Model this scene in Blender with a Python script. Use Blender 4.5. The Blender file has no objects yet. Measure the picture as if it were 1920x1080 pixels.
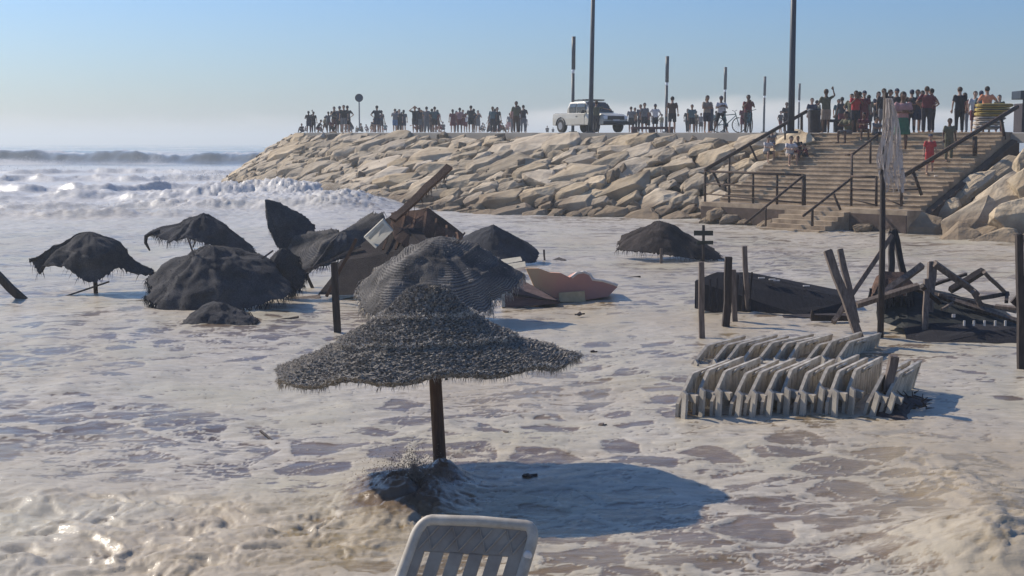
import bpy, bmesh, math, random
import numpy as np
from mathutils import Vector, Matrix, Quaternion
from mathutils import noise as mn
C = bpy.context.scene
COL = C.collection
# ------------------------------------------------------------------ camera
F = 2600.0; CAMZ = 3.1
PITCH = math.atan((540 - 268) / F)
cd = bpy.data.cameras.new('camera'); cam = bpy.data.objects.new('camera', cd); COL.objects.link(cam)
cd.sensor_width = 36; cd.lens = 36 * F / 1920; cd.clip_start = 0.1; cd.clip_end = 20000
cam.location = (0, 0, CAMZ); cam.rotation_euler = (math.pi / 2 - PITCH, 0, 0)
C.camera = cam
# ------------------------------------------------------------------ light
TO_SUN = Vector((-1.31, .94, 1.18)).normalized()
SUN_EL = math.asin(TO_SUN.z); SUN_AZ = math.atan2(TO_SUN.x, TO_SUN.y)
sd = bpy.data.lights.new('sun', 'SUN'); sun = bpy.data.objects.new('sun', sd); COL.objects.link(sun)
sd.energy = 4.6; sd.angle = math.radians(0.6); sd.color = (1.0, 0.89, 0.75)
sun.rotation_euler = (-TO_SUN).to_track_quat('-Z', 'Y').to_euler(); sun.location = (-20, 20, 40)
w = bpy.data.worlds.new('World'); C.world = w; w.use_nodes = True
nt = w.node_tree; N = nt.nodes; L = nt.links
N.clear()
wo = N.new('ShaderNodeOutputWorld'); bg = N.new('ShaderNodeBackground'); bg.inputs[1].default_value = 0.085
sky = N.new('ShaderNodeTexSky'); sky.sky_type = 'NISHITA'; sky.sun_disc = False
sky.sun_elevation = SUN_EL; sky.sun_rotation = SUN_AZ; sky.air_density = 1.0; sky.dust_density = 1.2; sky.ozone_density = 2.5
tc = N.new('ShaderNodeTexCoord'); sp = N.new('ShaderNodeSeparateXYZ'); L.new(tc.outputs['Generated'], sp.inputs[0])
def wmath(op, a, b=None):
    n = N.new('ShaderNodeMath'); n.operation = op
    for i, v in enumerate((a, b)):
        if v is None: continue
        if hasattr(v, 'is_linked'): L.new(v, n.inputs[i])
        else: n.inputs[i].default_value = v
    return n.outputs[0]
# low bank of sea mist on the horizon: its top edge wanders with direction, higher to the right
mp = N.new('ShaderNodeMapping'); mp.inputs['Scale'].default_value = (5.5, 5.5, 16); L.new(tc.outputs['Generated'], mp.inputs[0])
nz = N.new('ShaderNodeTexNoise'); nz.inputs['Scale'].default_value = 1.6; nz.inputs['Detail'].default_value = 5; L.new(mp.outputs[0], nz.inputs[0])
side = N.new('ShaderNodeMapRange'); side.interpolation_type = 'SMOOTHSTEP'; L.new(sp.outputs[0], side.inputs[0]); side.inputs[1].default_value = -0.04; side.inputs[2].default_value = 0.035
edge = wmath('ADD', wmath('MULTIPLY', nz.outputs[0], 0.030), wmath('MULTIPLY', side.outputs[0], 0.010))
edge = wmath('ADD', edge, 0.0025)
mr = N.new('ShaderNodeMapRange'); mr.interpolation_type = 'SMOOTHSTEP'
L.new(wmath('SUBTRACT', edge, sp.outputs[2]), mr.inputs[0]); mr.inputs[1].default_value = -0.004; mr.inputs[2].default_value = 0.006
mr.inputs[3].default_value = 0.0; mr.inputs[4].default_value = 1.0
mfac = wmath('MULTIPLY', mr.outputs[0], wmath('ADD', wmath('MULTIPLY', side.outputs[0], .50), .36))
tint = N.new('ShaderNodeValToRGB'); L.new(sp.outputs[2], tint.inputs[0])
cr = tint.color_ramp; cr.elements[0].position = 0.0; cr.elements[0].color = (0.72, 0.86, 1.06, 1)
cr.elements[1].position = 0.11; cr.elements[1].color = (0.58, 0.86, 1.26, 1)
e = cr.elements.new(0.035); e.color = (0.66, 0.86, 1.16, 1)
mul = N.new('ShaderNodeMix'); mul.data_type = 'RGBA'; mul.blend_type = 'MULTIPLY'; mul.inputs[0].default_value = 1
L.new(sky.outputs[0], mul.inputs[6]); L.new(tint.outputs[0], mul.inputs[7])
mx = N.new('ShaderNodeMix'); mx.data_type = 'RGBA'; L.new(mfac, mx.inputs[0]); L.new(mul.outputs[2], mx.inputs[6])
mx.inputs[7].default_value = (8.6, 8.3, 8.0, 1)
L.new(mx.outputs[2], bg.inputs[0]); L.new(bg.outputs[0], wo.inputs[0])
C.view_settings.view_transform = 'Standard'; C.view_settings.look = 'None'; C.view_settings.exposure = 0.22; C.view_settings.gamma = 1
C.cycles.use_denoising = True; C.cycles.max_bounces = 5; C.cycles.diffuse_bounces = 3; C.cycles.volume_bounces = 0
C.cycles.volume_step_rate = 8
# ------------------------------------------------------------------ picture <-> place
cp, spn = math.cos(PITCH), math.sin(PITCH)
def ray(px, py):
    a = (px - 960) / F; b = (540 - py) / F
    return Vector((a, cp + spn * b, -spn + cp * b))
def at(px, py, Y):                 # the point of that line of sight at distance Y
    r = ray(px, py); return Vector((0, 0, CAMZ)) + r * (Y / r.y)
def onz(px, py, z=0.0):            # ... at height z
    r = ray(px, py); return Vector((0, 0, CAMZ)) + r * ((z - CAMZ) / r.z)
def proj(p):
    v = Vector(p) - Vector((0, 0, CAMZ)); d = v.y * cp - v.z * spn; u = v.y * spn + v.z * cp
    return 960 + F * v.x / d, 540 - F * u / d
# ------------------------------------------------------------------ materials
MATS = {}
def new_mat(name):
    m = bpy.data.materials.new(name); m.use_nodes = True
    return m, m.node_tree.nodes, m.node_tree.links, m.node_tree.nodes['Principled BSDF']
def mat(name, c1, c2=None, scale=6.0, rough=0.75, bump=0.3, detail=6, dist=0.02, metal=0.0, stretch=None, rnd=0.0, ramp=(0.35, 0.65), spec=0.3, fine=0.0):
    """two-colour noise material with bump, optional per-object value shift"""
    if name in MATS: return MATS[name]
    m, n, l, b = new_mat(name)
    if c2 is None: c2 = tuple(x * 0.7 for x in c1)
    t = n.new('ShaderNodeTexCoord'); mpn = n.new('ShaderNodeMapping'); l.new(t.outputs['Object'], mpn.inputs[0])
    if stretch: mpn.inputs['Scale'].default_value = stretch
    z = n.new('ShaderNodeTexNoise'); z.inputs['Scale'].default_value = scale; z.inputs['Detail'].default_value = detail; z.inputs['Roughness'].default_value = 0.62
    l.new(mpn.outputs[0], z.inputs[0])
    r = n.new('ShaderNodeValToRGB'); l.new(z.outputs[0], r.inputs[0])
    r.color_ramp.elements[0].position = ramp[0]; r.color_ramp.elements[0].color = (*c2, 1)
    r.color_ramp.elements[1].position = ramp[1]; r.color_ramp.elements[1].color = (*c1, 1)
    out = r.outputs[0]
    if rnd:
        oi = n.new('ShaderNodeObjectInfo'); mrn = n.new('ShaderNodeMapRange'); l.new(oi.outputs['Random'], mrn.inputs[0])
        mrn.inputs[3].default_value = 1 - rnd; mrn.inputs[4].default_value = 1 + rnd
        h = n.new('ShaderNodeHueSaturation'); l.new(out, h.inputs['Color']); l.new(mrn.outputs[0], h.inputs['Value'])
        ms = n.new('ShaderNodeMapRange'); wn = n.new('ShaderNodeTexWhiteNoise'); wn.noise_dimensions = '1D'; l.new(oi.outputs['Random'], wn.inputs['W'])
        l.new(wn.outputs[0], ms.inputs[0]); ms.inputs[3].default_value = 1 - rnd * .5; ms.inputs[4].default_value = 1 + rnd * 1.0; l.new(ms.outputs[0], h.inputs['Saturation'])
        out = h.outputs[0]
    l.new(out, b.inputs['Base Color'])
    b.inputs['Roughness'].default_value = rough; b.inputs['Metallic'].default_value = metal; b.inputs['Specular IOR Level'].default_value = spec
    if bump:
        z2 = n.new('ShaderNodeTexNoise'); z2.inputs['Scale'].default_value = scale * (fine or 3.0); z2.inputs['Detail'].default_value = 8; l.new(mpn.outputs[0], z2.inputs[0])
        bp = n.new('ShaderNodeBump'); bp.inputs['Strength'].default_value = bump; bp.inputs['Distance'].default_value = dist
        l.new(z2.outputs[0], bp.inputs['Height']); l.new(bp.outputs[0], b.inputs['Normal'])
    MATS[name] = m
    return m
def cloth(name, c): return mat(name, c, tuple(x * 0.72 for x in c), scale=9, rough=0.9, bump=0.4, dist=0.01)
# ------------------------------------------------------------------ objects
def link(name, data=None, parent=None):
    o = bpy.data.objects.new(name, data); COL.objects.link(o)
    if parent is not None: o.parent = parent
    return o
def tag(o, label=None, cat=None, group=None, kind=None):
    if label: o['label'] = label
    if cat: o['category'] = cat
    if group: o['group'] = group
    if kind: o['kind'] = kind
    return o
def thing(name, label, cat, loc=(0, 0, 0), rz=0, group=None):
    o = link(name); o.empty_display_size = 0.2; o.location = loc; o.rotation_euler = (0, 0, rz)
    return tag(o, label, cat, group)
def mesh(name, verts, faces, m, parent=None, smooth=False):
    me = bpy.data.meshes.new(name); me.from_pydata([tuple(v) for v in verts], [], faces); me.update()
    if m is not None: me.materials.append(m)
    if smooth: me.shade_smooth()
    o = link(name, me, parent)
    return o
class MB:
    """collects boxes, tubes, prisms, hulls for ONE mesh"""
    def __init__(s): s.v = []; s.f = []; s.mi = []; s.cur = 0
    def add(s, vs, fs):
        b = len(s.v); s.v += [Vector(x) for x in vs]; s.f += [tuple(i + b for i in q) for q in fs]; s.mi += [s.cur] * len(fs); return s
    def box(s, c, size, M=None):
        x, y, z = (q / 2 for q in size); vs = [Vector((sx * x, sy * y, sz * z)) for sx in (-1, 1) for sy in (-1, 1) for sz in (-1, 1)]
        if M is not None: vs = [M @ q for q in vs]
        c = Vector(c); vs = [q + c for q in vs]
        return s.add(vs, [(0, 1, 3, 2), (4, 6, 7, 5), (0, 4, 5, 1), (2, 3, 7, 6), (0, 2, 6, 4), (1, 5, 7, 3)])
    def tube(s, pts, rad, n=8, ry=None, flat=None, caps=True):
        pts = [Vector(p) for p in pts]
        if not hasattr(rad, '__len__'): rad = [rad] * len(pts)
        if ry is not None and not hasattr(ry, '__len__'): ry = [ry] * len(pts)
        vs = []; ref = Vector(flat) if flat is not None else None
        for i, p in enumerate(pts):
            d = (pts[min(i + 1, len(pts) - 1)] - pts[max(i - 1, 0)])
            if d.length < 1e-9: d = Vector((0, 0, 1))
            d.normalize()
            if ref is None: ref = Vector((1, 0, 0)) if abs(d.x) < 0.8 else Vector((0, 1, 0))
            a = ref - d * ref.dot(d)
            if a.length < 1e-4: a = d.orthogonal()
            a.normalize(); b = d.cross(a)
            r2 = ry[i] if ry is not None else rad[i]
            for k in range(n):
                t = 2 * math.pi * (k + 0.5) / n
                vs.append(p + a * math.cos(t) * rad[i] + b * math.sin(t) * r2)
        fs = [(i * n + k, i * n + (k + 1) % n, (i + 1) * n + (k + 1) % n, (i + 1) * n + k) for i in range(len(pts) - 1) for k in range(n)]
        if caps: fs += [tuple(range(n))[::-1], tuple((len(pts) - 1) * n + k for k in range(n))]
        return s.add(vs, fs)
    def beam(s, a, b, wd, th=None, roll=0.0, rnd=None, segs=1, wob=0.0):
        """squared timber from a to b, slightly irregular"""
        a, b = Vector(a), Vector(b); th = th or wd; rnd = rnd or random
        pts = [a.lerp(b, i / segs) + (Vector((rnd.uniform(-1, 1), rnd.uniform(-1, 1), rnd.uniform(-1, 1))) * wob if 0 < i < segs else Vector()) for i in range(segs + 1)]
        k = math.sqrt(2)
        return s.tube(pts, [wd / 2 * k * rnd.uniform(.92, 1.05) for _ in pts], n=4, ry=[th / 2 * k * rnd.uniform(.92, 1.05) for _ in pts], flat=(math.cos(roll), math.sin(roll), 0.13))
    def ell(s, c, r, n=12, m=8, M=None):
        c = Vector(c); vs = []
        for i in range(m + 1):
            t = math.pi * i / m
            for k in range(n):
                p = 2 * math.pi * k / n
                q = Vector((r[0] * math.sin(t) * math.cos(p), r[1] * math.sin(t) * math.sin(p), r[2] * math.cos(t)))
                if M is not None: q = M @ q
                vs.append(c + q)
        return s.add(vs, [(i * n + k, (i + 1) * n + k, (i + 1) * n + (k + 1) % n, i * n + (k + 1) % n) for i in range(m) for k in range(n)])
    def prism(s, poly, off):
        """polygon (3-D points) extruded by the vector off"""
        n = len(poly); off = Vector(off); p = [Vector(q) for q in poly]
        return s.add(p + [q + off for q in p], [tuple(range(n)), tuple(range(2 * n - 1, n - 1, -1))] + [(i, i + n, (i + 1) % n + n, (i + 1) % n) for i in range(n)])
    def build(s, name, m, parent=None, smooth=False, bevel=0.0, subdiv=0, weld=False):
        me = bpy.data.meshes.new(name); me.from_pydata([tuple(q) for q in s.v], [], s.f)
        bm = bmesh.new(); bm.from_mesh(me)
        if weld: bmesh.ops.remove_doubles(bm, verts=bm.verts, dist=1e-4)
        bmesh.ops.recalc_face_normals(bm, faces=bm.faces)
        if bevel: bmesh.ops.bevel(bm, geom=bm.edges[:], offset=bevel, segments=2, affect='EDGES', profile=0.6)
        bm.to_mesh(me); bm.free(); me.update()
        for q in (m if isinstance(m, (list, tuple)) else [m]): me.materials.append(q)
        if not bevel and not weld and len(set(s.mi)) > 1:
            me.polygons.foreach_set('material_index', s.mi)
        if smooth: me.shade_smooth()
        return link(name, me, parent)
def copy_tree(o, parent=None):
    c = o.copy(); COL.objects.link(c)
    if parent is not None: c.parent = parent
    for ch in list(o.children): copy_tree(ch, c)
    return c
# ------------------------------------------------------------------ numpy noise
_rs = np.random.RandomState(7)
_perm = np.tile(_rs.permutation(512), 3)
_ga = _rs.rand(512) * 2 * np.pi; _gx, _gy = np.cos(_ga), np.sin(_ga)
def pn(x, y):
    xi = np.floor(x).astype(np.int64); yi = np.floor(y).astype(np.int64); xf = x - xi; yf = y - yi
    u = xf ** 3 * (xf * (xf * 6 - 15) + 10); v = yf ** 3 * (yf * (yf * 6 - 15) + 10)
    def g(a, b, fx, fy):
        h = _perm[_perm[a & 511] + (b & 511)]; return _gx[h] * fx + _gy[h] * fy
    n0 = g(xi, yi, xf, yf) * (1 - u) + g(xi + 1, yi, xf - 1, yf) * u
    n1 = g(xi, yi + 1, xf, yf - 1) * (1 - u) + g(xi + 1, yi + 1, xf - 1, yf - 1) * u
    return (n0 * (1 - v) + n1 * v) * 1.5
def fbm(x, y, o=4, g=0.5):
    s = 0; a = 1; t = 0
    for i in range(o):
        s = s + a * pn(x * 2 ** i + 17.3 * i, y * 2 ** i - 9.1 * i); t += a; a *= g
    return s / t
def worley(x, y):
    xi = np.floor(x).astype(np.int64); yi = np.floor(y).astype(np.int64); f1 = np.full(x.shape, 9.0); f2 = np.full(x.shape, 9.0)
    for i in (-1, 0, 1):
        for j in (-1, 0, 1):
            h = _perm[_perm[(xi + i) & 511] + ((yi + j) & 511)]
            d = np.hypot(xi + i + .1 + .8 * (h / 512.0) - x, yi + j + .1 + .8 * (_perm[h + 31] / 512.0) - y)
            f2 = np.minimum(f2, np.maximum(f1, d)); f1 = np.minimum(f1, d)
    return f1, f2
def sstep(a, b, x):
    t = np.clip((x - a) / (b - a), 0, 1); return t * t * (3 - 2 * t)
# ------------------------------------------------------------------ WATER
def blob(X, Y, px, py, rx, ry):
    """soft patch on the water round a place, radii in metres"""
    p = onz(px, py); return np.exp(-(((X - p.x) / rx) ** 2 + ((Y - p.y) / ry) ** 2))
def water():
    ys = [4.0]
    while ys[-1] < 230: ys.append(ys[-1] * 1.0029 if ys[-1] < 75 else ys[-1] + 0.22 + 0.0042 * (ys[-1] - 75))
    while ys[-1] < 9000: ys.append(ys[-1] * 1.05)
    ys = np.array(ys); nc = 720
    t = np.linspace(-1, 1, nc)
    Y = np.repeat(ys[:, None], nc, 1); X = t[None, :] * (Y * 0.41 + 1.0) + t[None, :] ** 9 * (Y * .25 + 14.0)
    # where foam turbulence is strong
    bl = sstep(0, 1, blob(X, Y, 120, 1010, 1.9, 1.5) * 1.5)                 # churned water, lower left
    bl2 = blob(X, Y, 640, 1010, 1.2, .7)
    br = blob(X, Y, 1880, 1040, .75, .75)                                      # muddy surge, lower right
    brim = blob(X, Y, 1830, 930, .5, 1.2)
    chop_far = sstep(40, 60, Y) * (1 - sstep(150, 220, Y))
    left = 1 - sstep(-12, -3, X + (Y - 55) * 0.12)
    # swell and chop
    H = 0.10 * fbm(X * .16 + 3, Y * .11, 3) + 0.055 * fbm(X * .8 + 9, Y * .75 + 5, 3)
    rid = 1 - np.abs(fbm(X * 1.5, Y * 1.9 + 40, 4)) * 2
    u1 = X * .94 + Y * .34; v1 = -X * .34 + Y * .94
    flow = 1 - 2 * np.abs(fbm(u1 * .55 + 2 * fbm(X * .3, Y * .3, 2), v1 * 1.9 + 1.2 * fbm(X * .5 + 9, Y * .5, 2), 4, .42))
    H += (0.010 * rid + .032 * flow * (.5 + fbm(X * .3 + 77, Y * .3, 2))) * (1 - sstep(25, 70, Y))
    fine = 1 - np.abs(fbm(X * 6.5, Y * 7.5 + 7, 3)) * 2
    tur = 1 - np.abs(fbm(X * 1.3 + fbm(X * .9, Y * .9, 2), Y * 1.4 + 1.5 * fbm(X + 30, Y, 2), 5, .55)) * 2.2
    tur2 = 1 - np.abs(fbm(X * .9 + 1.6 * fbm(X * .8, Y * .8, 3), Y * 1.3 + 1.9 * fbm(X * .9 + 30, Y * .9, 3), 6, .58)) * 2.4
    H += np.clip(bl + .7 * bl2, 0, 1) * (0.05 * tur2 + 0.06 * fbm(X * 1.1 + 5, Y * 1.2, 3) + 0.004 * fine)
    H += br * (0.26 + 0.05 * tur2 + .10 * fbm(X * 2.2, Y * 2.4, 3)) + brim * .06 * (0.4 + tur)
    # bores breaking towards the beach on the left
    def bore(y0, amp, wob, x1, back=3.5, front=.7):
        yc = y0 + wob * fbm(X * .09 + y0, X * 0 + y0, 3) ; d = Y - yc
        f = np.where(d < 0, np.exp(-(d / front) ** 2), np.exp(-(d / back) ** 2))
        return f * amp * (1 - sstep(x1 - 4, x1 + 1, X)) * (.65 + .6 * fbm(X * .35, Y * .3 + y0, 3))
    tb = 1 - 2.2 * np.abs(fbm(X * .55 + 50, Y * .75, 6, .62)) ; tb = tb * .55 + .5 * fbm(X * 2.2, Y * 2.6, 4, .6)
    B = bore(56.5, .42, 3.0, -12) + bore(63, .5, 4, -5.5) + bore(74, .62, 5, -6.5) + bore(90, .7, 8, -14) + bore(112, .7, 8, -16) + bore(140, .6, 8, -20)
    H += .85 * B * (.9 + .34 * tb + .20 * tur2 + .05 * (1 - 3 * np.abs(fbm(X * 2.6, Y * 2.2, 4, .6)))) + chop_far * left * .10 * tb
    surf = np.clip(blob(X, Y, 580, 372, 5.0, 11) + .8 * blob(X, Y, 660, 392, 2.2, 4), 0, 1.1)                                         # surf thrown against the rocks
    H += surf * (.52 + .20 * tb + .22 * tur2 + .0 * (1 - 3 * np.abs(fbm(X * 2.6, Y * 2.2, 4, .6))))
    # the outer breaker
    d = Y - (212 + 7 * fbm(X * .022, X * 0 + 2, 3)); am = 1.75 + 1.0 * fbm(X * .05, X * 0 + 8, 3)
    outer = np.where(d < 0, np.exp(-(d / 3.2) ** 2), np.exp(-(d / 16) ** 2))
    H += outer * (am + .9 * fbm(X * .25, Y * .12, 4, .6))
    d2 = Y - (330 + 12 * fbm(X * .012, X * 0 + 21, 3)); H += np.where(d2 < 0, np.exp(-(d2 / 8) ** 2), np.exp(-(d2 / 40) ** 2)) * 1.3
    H += sstep(230, 400, Y) * 0.5 * fbm(X * .03, Y * .02, 3)
    # ---------------- foam cover (1 = foam): a sheet of foam torn into lenses of bare muddy water, thin foam threads between the holes
    n3 = fbm(X * 5.5 + 3, Y * 7 + 4, 3, .5); k_ = sstep(19, 34, Y)
    wx = X + .30 * fbm(X * .9, Y * .9, 3) + .035 * n3 + .25 * Y * 0; wy = Y + .45 * fbm(X * .7 + 70, Y * .8, 3) + .05 * n3
    big = fbm(X * .20 + 4, Y * .16 + 60, 3)
    dens = .56 - .95 * big                    # how closed the foam is: 0 threads only, 1 solid
    dens = dens - .55 * blob(X, Y, 90, 800, 1.5, 1.8) - .40 * blob(X, Y, 250, 800, .8, .9) - .26 * blob(X, Y, 600, 850, 1.5, 1.3) - .30 * blob(X, Y, 800, 845, 1.2, 1.0)
    dens = dens - .55 * blob(X, Y, 1090, 870, 1.1, .55) - .26 * blob(X, Y, 1500, 1000, 1.5, .9) - .42 * blob(X, Y, 1270, 1050, .6, .3) - .26 * blob(X, Y, 450, 970, .8, .6) - .2 * blob(X, Y, 1600, 860, 2.2, 1.6)
    dens = dens - .55 * blob(X, Y, 1890, 860, .45, 1.2) - .7 * blob(X, Y, 1150, 965, .8, 1.0) - .25 * blob(X, Y, 1560, 800, 2.0, 1.0) - .35 * blob(X, Y, 700, 740, .6, .7)
    dens = dens + .45 * blob(X, Y, 480, 730, 1.8, 1.0) + .5 * np.clip(bl, 0, 1) - .4 * blob(X, Y, 610, 1040, .8, .5)
    dens = np.clip(dens, .02, 1.1)
    f1, f2 = worley(wx * 1.25 + 40, wy * 1.45 + 40); h1 = (f2 - f1) - (.10 + .72 * dens) + .10 * n3
    f1b, f2b = worley(wx * 3.1 + 9, wy * 3.3 + 9); h2 = (f2b - f1b) - (.34 + .62 * dens) + .10 * n3
    fade = .75 + .25 * sstep(-.5, .5, fbm(X * .5 + 8, Y * .4, 2) * 2)
    near = 1 - fade * np.maximum(sstep(-.03, .05, h1), .75 * sstep(-.03, .09, h2) * sstep(-.15, .25, fbm(X * .35 + 30, Y * .3, 2)))
    str_ = fbm(u1 * .9 + 3 * fbm(X * .4 + 1, Y * .4, 2), v1 * 3.2 + 1.5 * fbm(X * .6 + 31, Y * .6, 2), 5, .62)
    lace = 1 - 2.4 * np.abs(fbm(X * 1.8 + .8 * n3 + 13, Y * 2.2, 5, .6))
    near = near * np.clip(1.02 - 1.5 * sstep(.02, .42, str_) * (.25 + .75 * sstep(-.2, .4, big * 2)), 0, 1)
    fs = fbm(u1 * 2.6 + 2 * n3, v1 * 8 + n3, 4, .65)
    near = near * np.clip(1.0 - .75 * sstep(.08, .40, fs), 0, 1)
    thr = 1 - 3.2 * np.abs(fbm(u1 * .8 + 1.6 * fbm(X * .5, Y * .5, 2) + 50, v1 * 2.4 + fbm(X * .8 + 19, Y * .8, 2), 4, .5))
    near = np.maximum(near, .80 * sstep(.84, .98, thr))
    near = np.maximum(near, .75 * sstep(.70, .95, lace) * sstep(-.1, .3, fbm(X * .4 + 3, Y * .35 + 8, 2)))
    st = fbm(X * .35 + 5, Y * 1.0, 4, .6)
    farf = np.clip(.74 + .9 * st - .5 * np.clip(str_, 0, 1), 0, 1)
    k = sstep(19, 30, Y)
    foam = near * (1 - k) + (np.clip(near + .35, 0, 1) * farf) * k
    foam = foam * (1 - .0 * bl)
    # churned parts: crests white, troughs muddy
    ch = np.clip(bl + .8 * bl2 + .9 * br, 0, 1)
    foam = foam * (1 - ch) + ch * np.clip(.05 + .95 * sstep(-.1, .75, .7 * lace + .35 * tur2) + .45 * n3, 0, 1)
    foam = foam * (1 - .45 * blob(X, Y, 620, 1030, .9, .5)) * (1 - .35 * br)
    foam = np.where(left * chop_far > .02, foam * (1 - left * chop_far) + left * chop_far * np.clip(.42 + .9 * tb + .9 * B + .7 * surf + .35 * tur2, .1, 1), foam)
    face = outer * (d < 3.0) * (1 - sstep(.12, .5, 1.4 * fbm(X * .16, Y * .12 + 31, 4, .6) + .35 * tb))
    far = sstep(160, 215, Y)
    seaf = np.clip(.30 + 1.5 * fbm(X * .02, Y * .035, 4, .6), .05, 1)
    foam = foam * (1 - far) + far * seaf
    foam = foam * (1 - np.clip(face * 1.5, 0, 1))
    foam = np.maximum(foam, np.exp(-((d - 3.0) / 3) ** 2) * .9)
    H += .010 * foam * (1 - k)
    mud = np.clip(.95 * blob(X, Y, 1900, 980, 1.3, 2.6) + .6 * blob(X, Y, 620, 1040, 1.2, .7) + .8 * np.clip(bl, 0, 1) * sstep(-.2, .3, fbm(X * .6, Y * .6, 2)) + .45 * blob(X, Y, 60, 880, .9, .9) + .5 * blob(X, Y, 1150, 600, 3, 3) + .5 * blob(X, Y, 1750, 820, 1.5, 1.5) + .5 * sstep(.02, .40, fbm(X * .22 + 40, Y * .20 + 9, 4)) * (1 - sstep(45, 60, Y)) + .35 * blob(X, Y, 1250, 1065, .9, .4), 0, 1)
    # fountain of muddy water where the current hits the pole
    q = onz(780, 935); ds = np.exp(-(((X - q.x + .05) / .50) ** 2 + ((Y - q.y) / .85) ** 2))
    q2 = onz(832, 905); ds2 = np.exp(-(((X - q2.x) / .17) ** 2 + ((Y - q2.y) / .22) ** 2)); H += ds * (.12 + .08 * tur2 + .015 * fine) + ds2 * (.07 + .04 * tur2 + .03 * fine); ds = np.clip(ds + ds2, 0, 1.2); foam = foam * (1 - np.clip(ds * 1.5, 0, 1)) ; shaded_sand = np.clip(ds * 1.6 - .15 + .5 * n3, 0, 1) * .9
    # ---------------- mesh
    nr = len(ys); co = np.stack([X, Y, H], -1).reshape(-1, 3).astype(np.float32)
    i = np.arange(nr - 1)[:, None] * nc + np.arange(nc - 1)[None, :]
    fq = np.stack([i, i + 1, i + nc + 1, i + nc], -1).reshape(-1, 4)
    me = bpy.data.meshes.new('sea'); me.vertices.add(len(co)); me.vertices.foreach_set('co', co.ravel())
    me.loops.add(fq.size); me.loops.foreach_set('vertex_index', fq.ravel().astype(np.int32))
    me.polygons.add(len(fq)); me.polygons.foreach_set('loop_start', np.arange(0, fq.size, 4, dtype=np.int32))
    me.polygons.foreach_set('loop_total', np.full(len(fq), 4, np.int32))
    me.update(calc_edges=True); me.shade_smooth()
    for nm, a in (('foam', foam), ('mud', mud), ('shaded_sand', shaded_sand)):
        at_ = me.attributes.new(nm, 'FLOAT', 'POINT'); at_.data.foreach_set('value', a.ravel().astype(np.float32))
    m, n, l, b = new_mat('sea_water')
    def node(t, **k):
        q = n.new(t)
        for a, v_ in k.items(): setattr(q, a, v_)
        return q
    af = node('ShaderNodeAttribute', attribute_name='foam'); am_ = node('ShaderNodeAttribute', attribute_name='mud')
    t = node('ShaderNodeTexCoord')
    z1 = node('ShaderNodeTexNoise'); z1.inputs['Scale'].default_value = 7; z1.inputs['Detail'].default_value = 8; z1.inputs['Roughness'].default_value = .7; mpz = node('ShaderNodeMapping'); mpz.inputs['Scale'].default_value = (.55, 1.2, 1.2); mpz.inputs['Rotation'].default_value = (0, 0, .25); l.new(t.outputs['Object'], mpz.inputs[0]); l.new(mpz.outputs[0], z1.inputs[0])
    z2 = node('ShaderNodeTexNoise'); z2.inputs['Scale'].default_value = 1.1; z2.inputs['Detail'].default_value = 5; l.new(t.outputs['Object'], z2.inputs[0])
    z3 = node('ShaderNodeTexNoise'); z3.inputs['Scale'].default_value = 34; z3.inputs['Detail'].default_value = 4; l.new(t.outputs['Object'], z3.inputs[0])
    def M(op, a, b_=None, c_=None):
        q = node('ShaderNodeMath', operation=op)
        for j, v_ in enumerate((a, b_, c_)):
            if v_ is None: continue
            if hasattr(v_, 'is_linked'): l.new(v_, q.inputs[j])
            else: q.inputs[j].default_value = v_
        return q.outputs[0]
    def MR(a, lo, hi, o1=0, o2=1):
        q = node('ShaderNodeMapRange'); l.new(a, q.inputs[0]); q.inputs[1].default_value = lo; q.inputs[2].default_value = hi; q.inputs[3].default_value = o1; q.inputs[4].default_value = o2; return q.outputs[0]
    def MIX(f_, a, b_):
        q = node('ShaderNodeMix', data_type='RGBA'); l.new(f_, q.inputs[0])
        for j, v_ in ((6, a), (7, b_)):
            if hasattr(v_, 'is_linked'): l.new(v_, q.inputs[j])
            else: q.inputs[j].default_value = (*v_, 1)
        return q.outputs[2]
    ff = MR(M('ADD', af.outputs['Fac'], M('MULTIPLY', M('SUBTRACT', z1.outputs[0], .5), 1.5)), .20, .62)
    geo = node('ShaderNodeNewGeometry'); sx = node('ShaderNodeSeparateXYZ'); l.new(geo.outputs['Position'], sx.inputs[0])
    dist = MR(sx.outputs[1], 120, 260)
    wcol = MIX(MR(z2.outputs[0], .35, .65), (.135, .088, .045), (.215, .150, .083))
    z4 = node('ShaderNodeTexNoise'); z4.inputs['Scale'].default_value = .33; z4.inputs['Detail'].default_value = 4; l.new(t.outputs['Object'], z4.inputs[0])
    wcol = MIX(am_.outputs['Fac'], wcol, (.33, .25, .13))
    wcol = MIX(dist, wcol, (.10, .13, .13))
    fcol = MIX(MR(z1.outputs[0], .3, .7), (.30, .255, .195), (.58, .525, .435))
    fcol = MIX(MR(z4.outputs[0], .42, .62), fcol, (.43, .385, .285))
    fcol = MIX(am_.outputs['Fac'], fcol, (.42, .35, .25))
    fcol = MIX(MR(sx.outputs[1], 42, 75), fcol, MIX(MR(z1.outputs[0], .32, .62), (.44, .425, .40), (.66, .645, .62)))
    sa = node('ShaderNodeAttribute', attribute_name='shaded_sand')
    l.new(MIX(sa.outputs['Fac'], MIX(ff, wcol, fcol), (.15, .11, .085)), b.inputs['Base Color'])  # churned sand at the pole, its colour also darkened for the shade there
    l.new(MR(ff, 0, 1, .28, .50), b.inputs['Roughness'])
    b.inputs['Specular IOR Level'].default_value = .18
    hgt = M('ADD', M('MULTIPLY', ff, .30), M('ADD', M('MULTIPLY', z1.outputs[0], .9), M('MULTIPLY', z3.outputs[0], .35)))
    bp = node('ShaderNodeBump'); bp.inputs['Strength'].default_value = .4; bp.inputs['Distance'].default_value = .022
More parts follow.
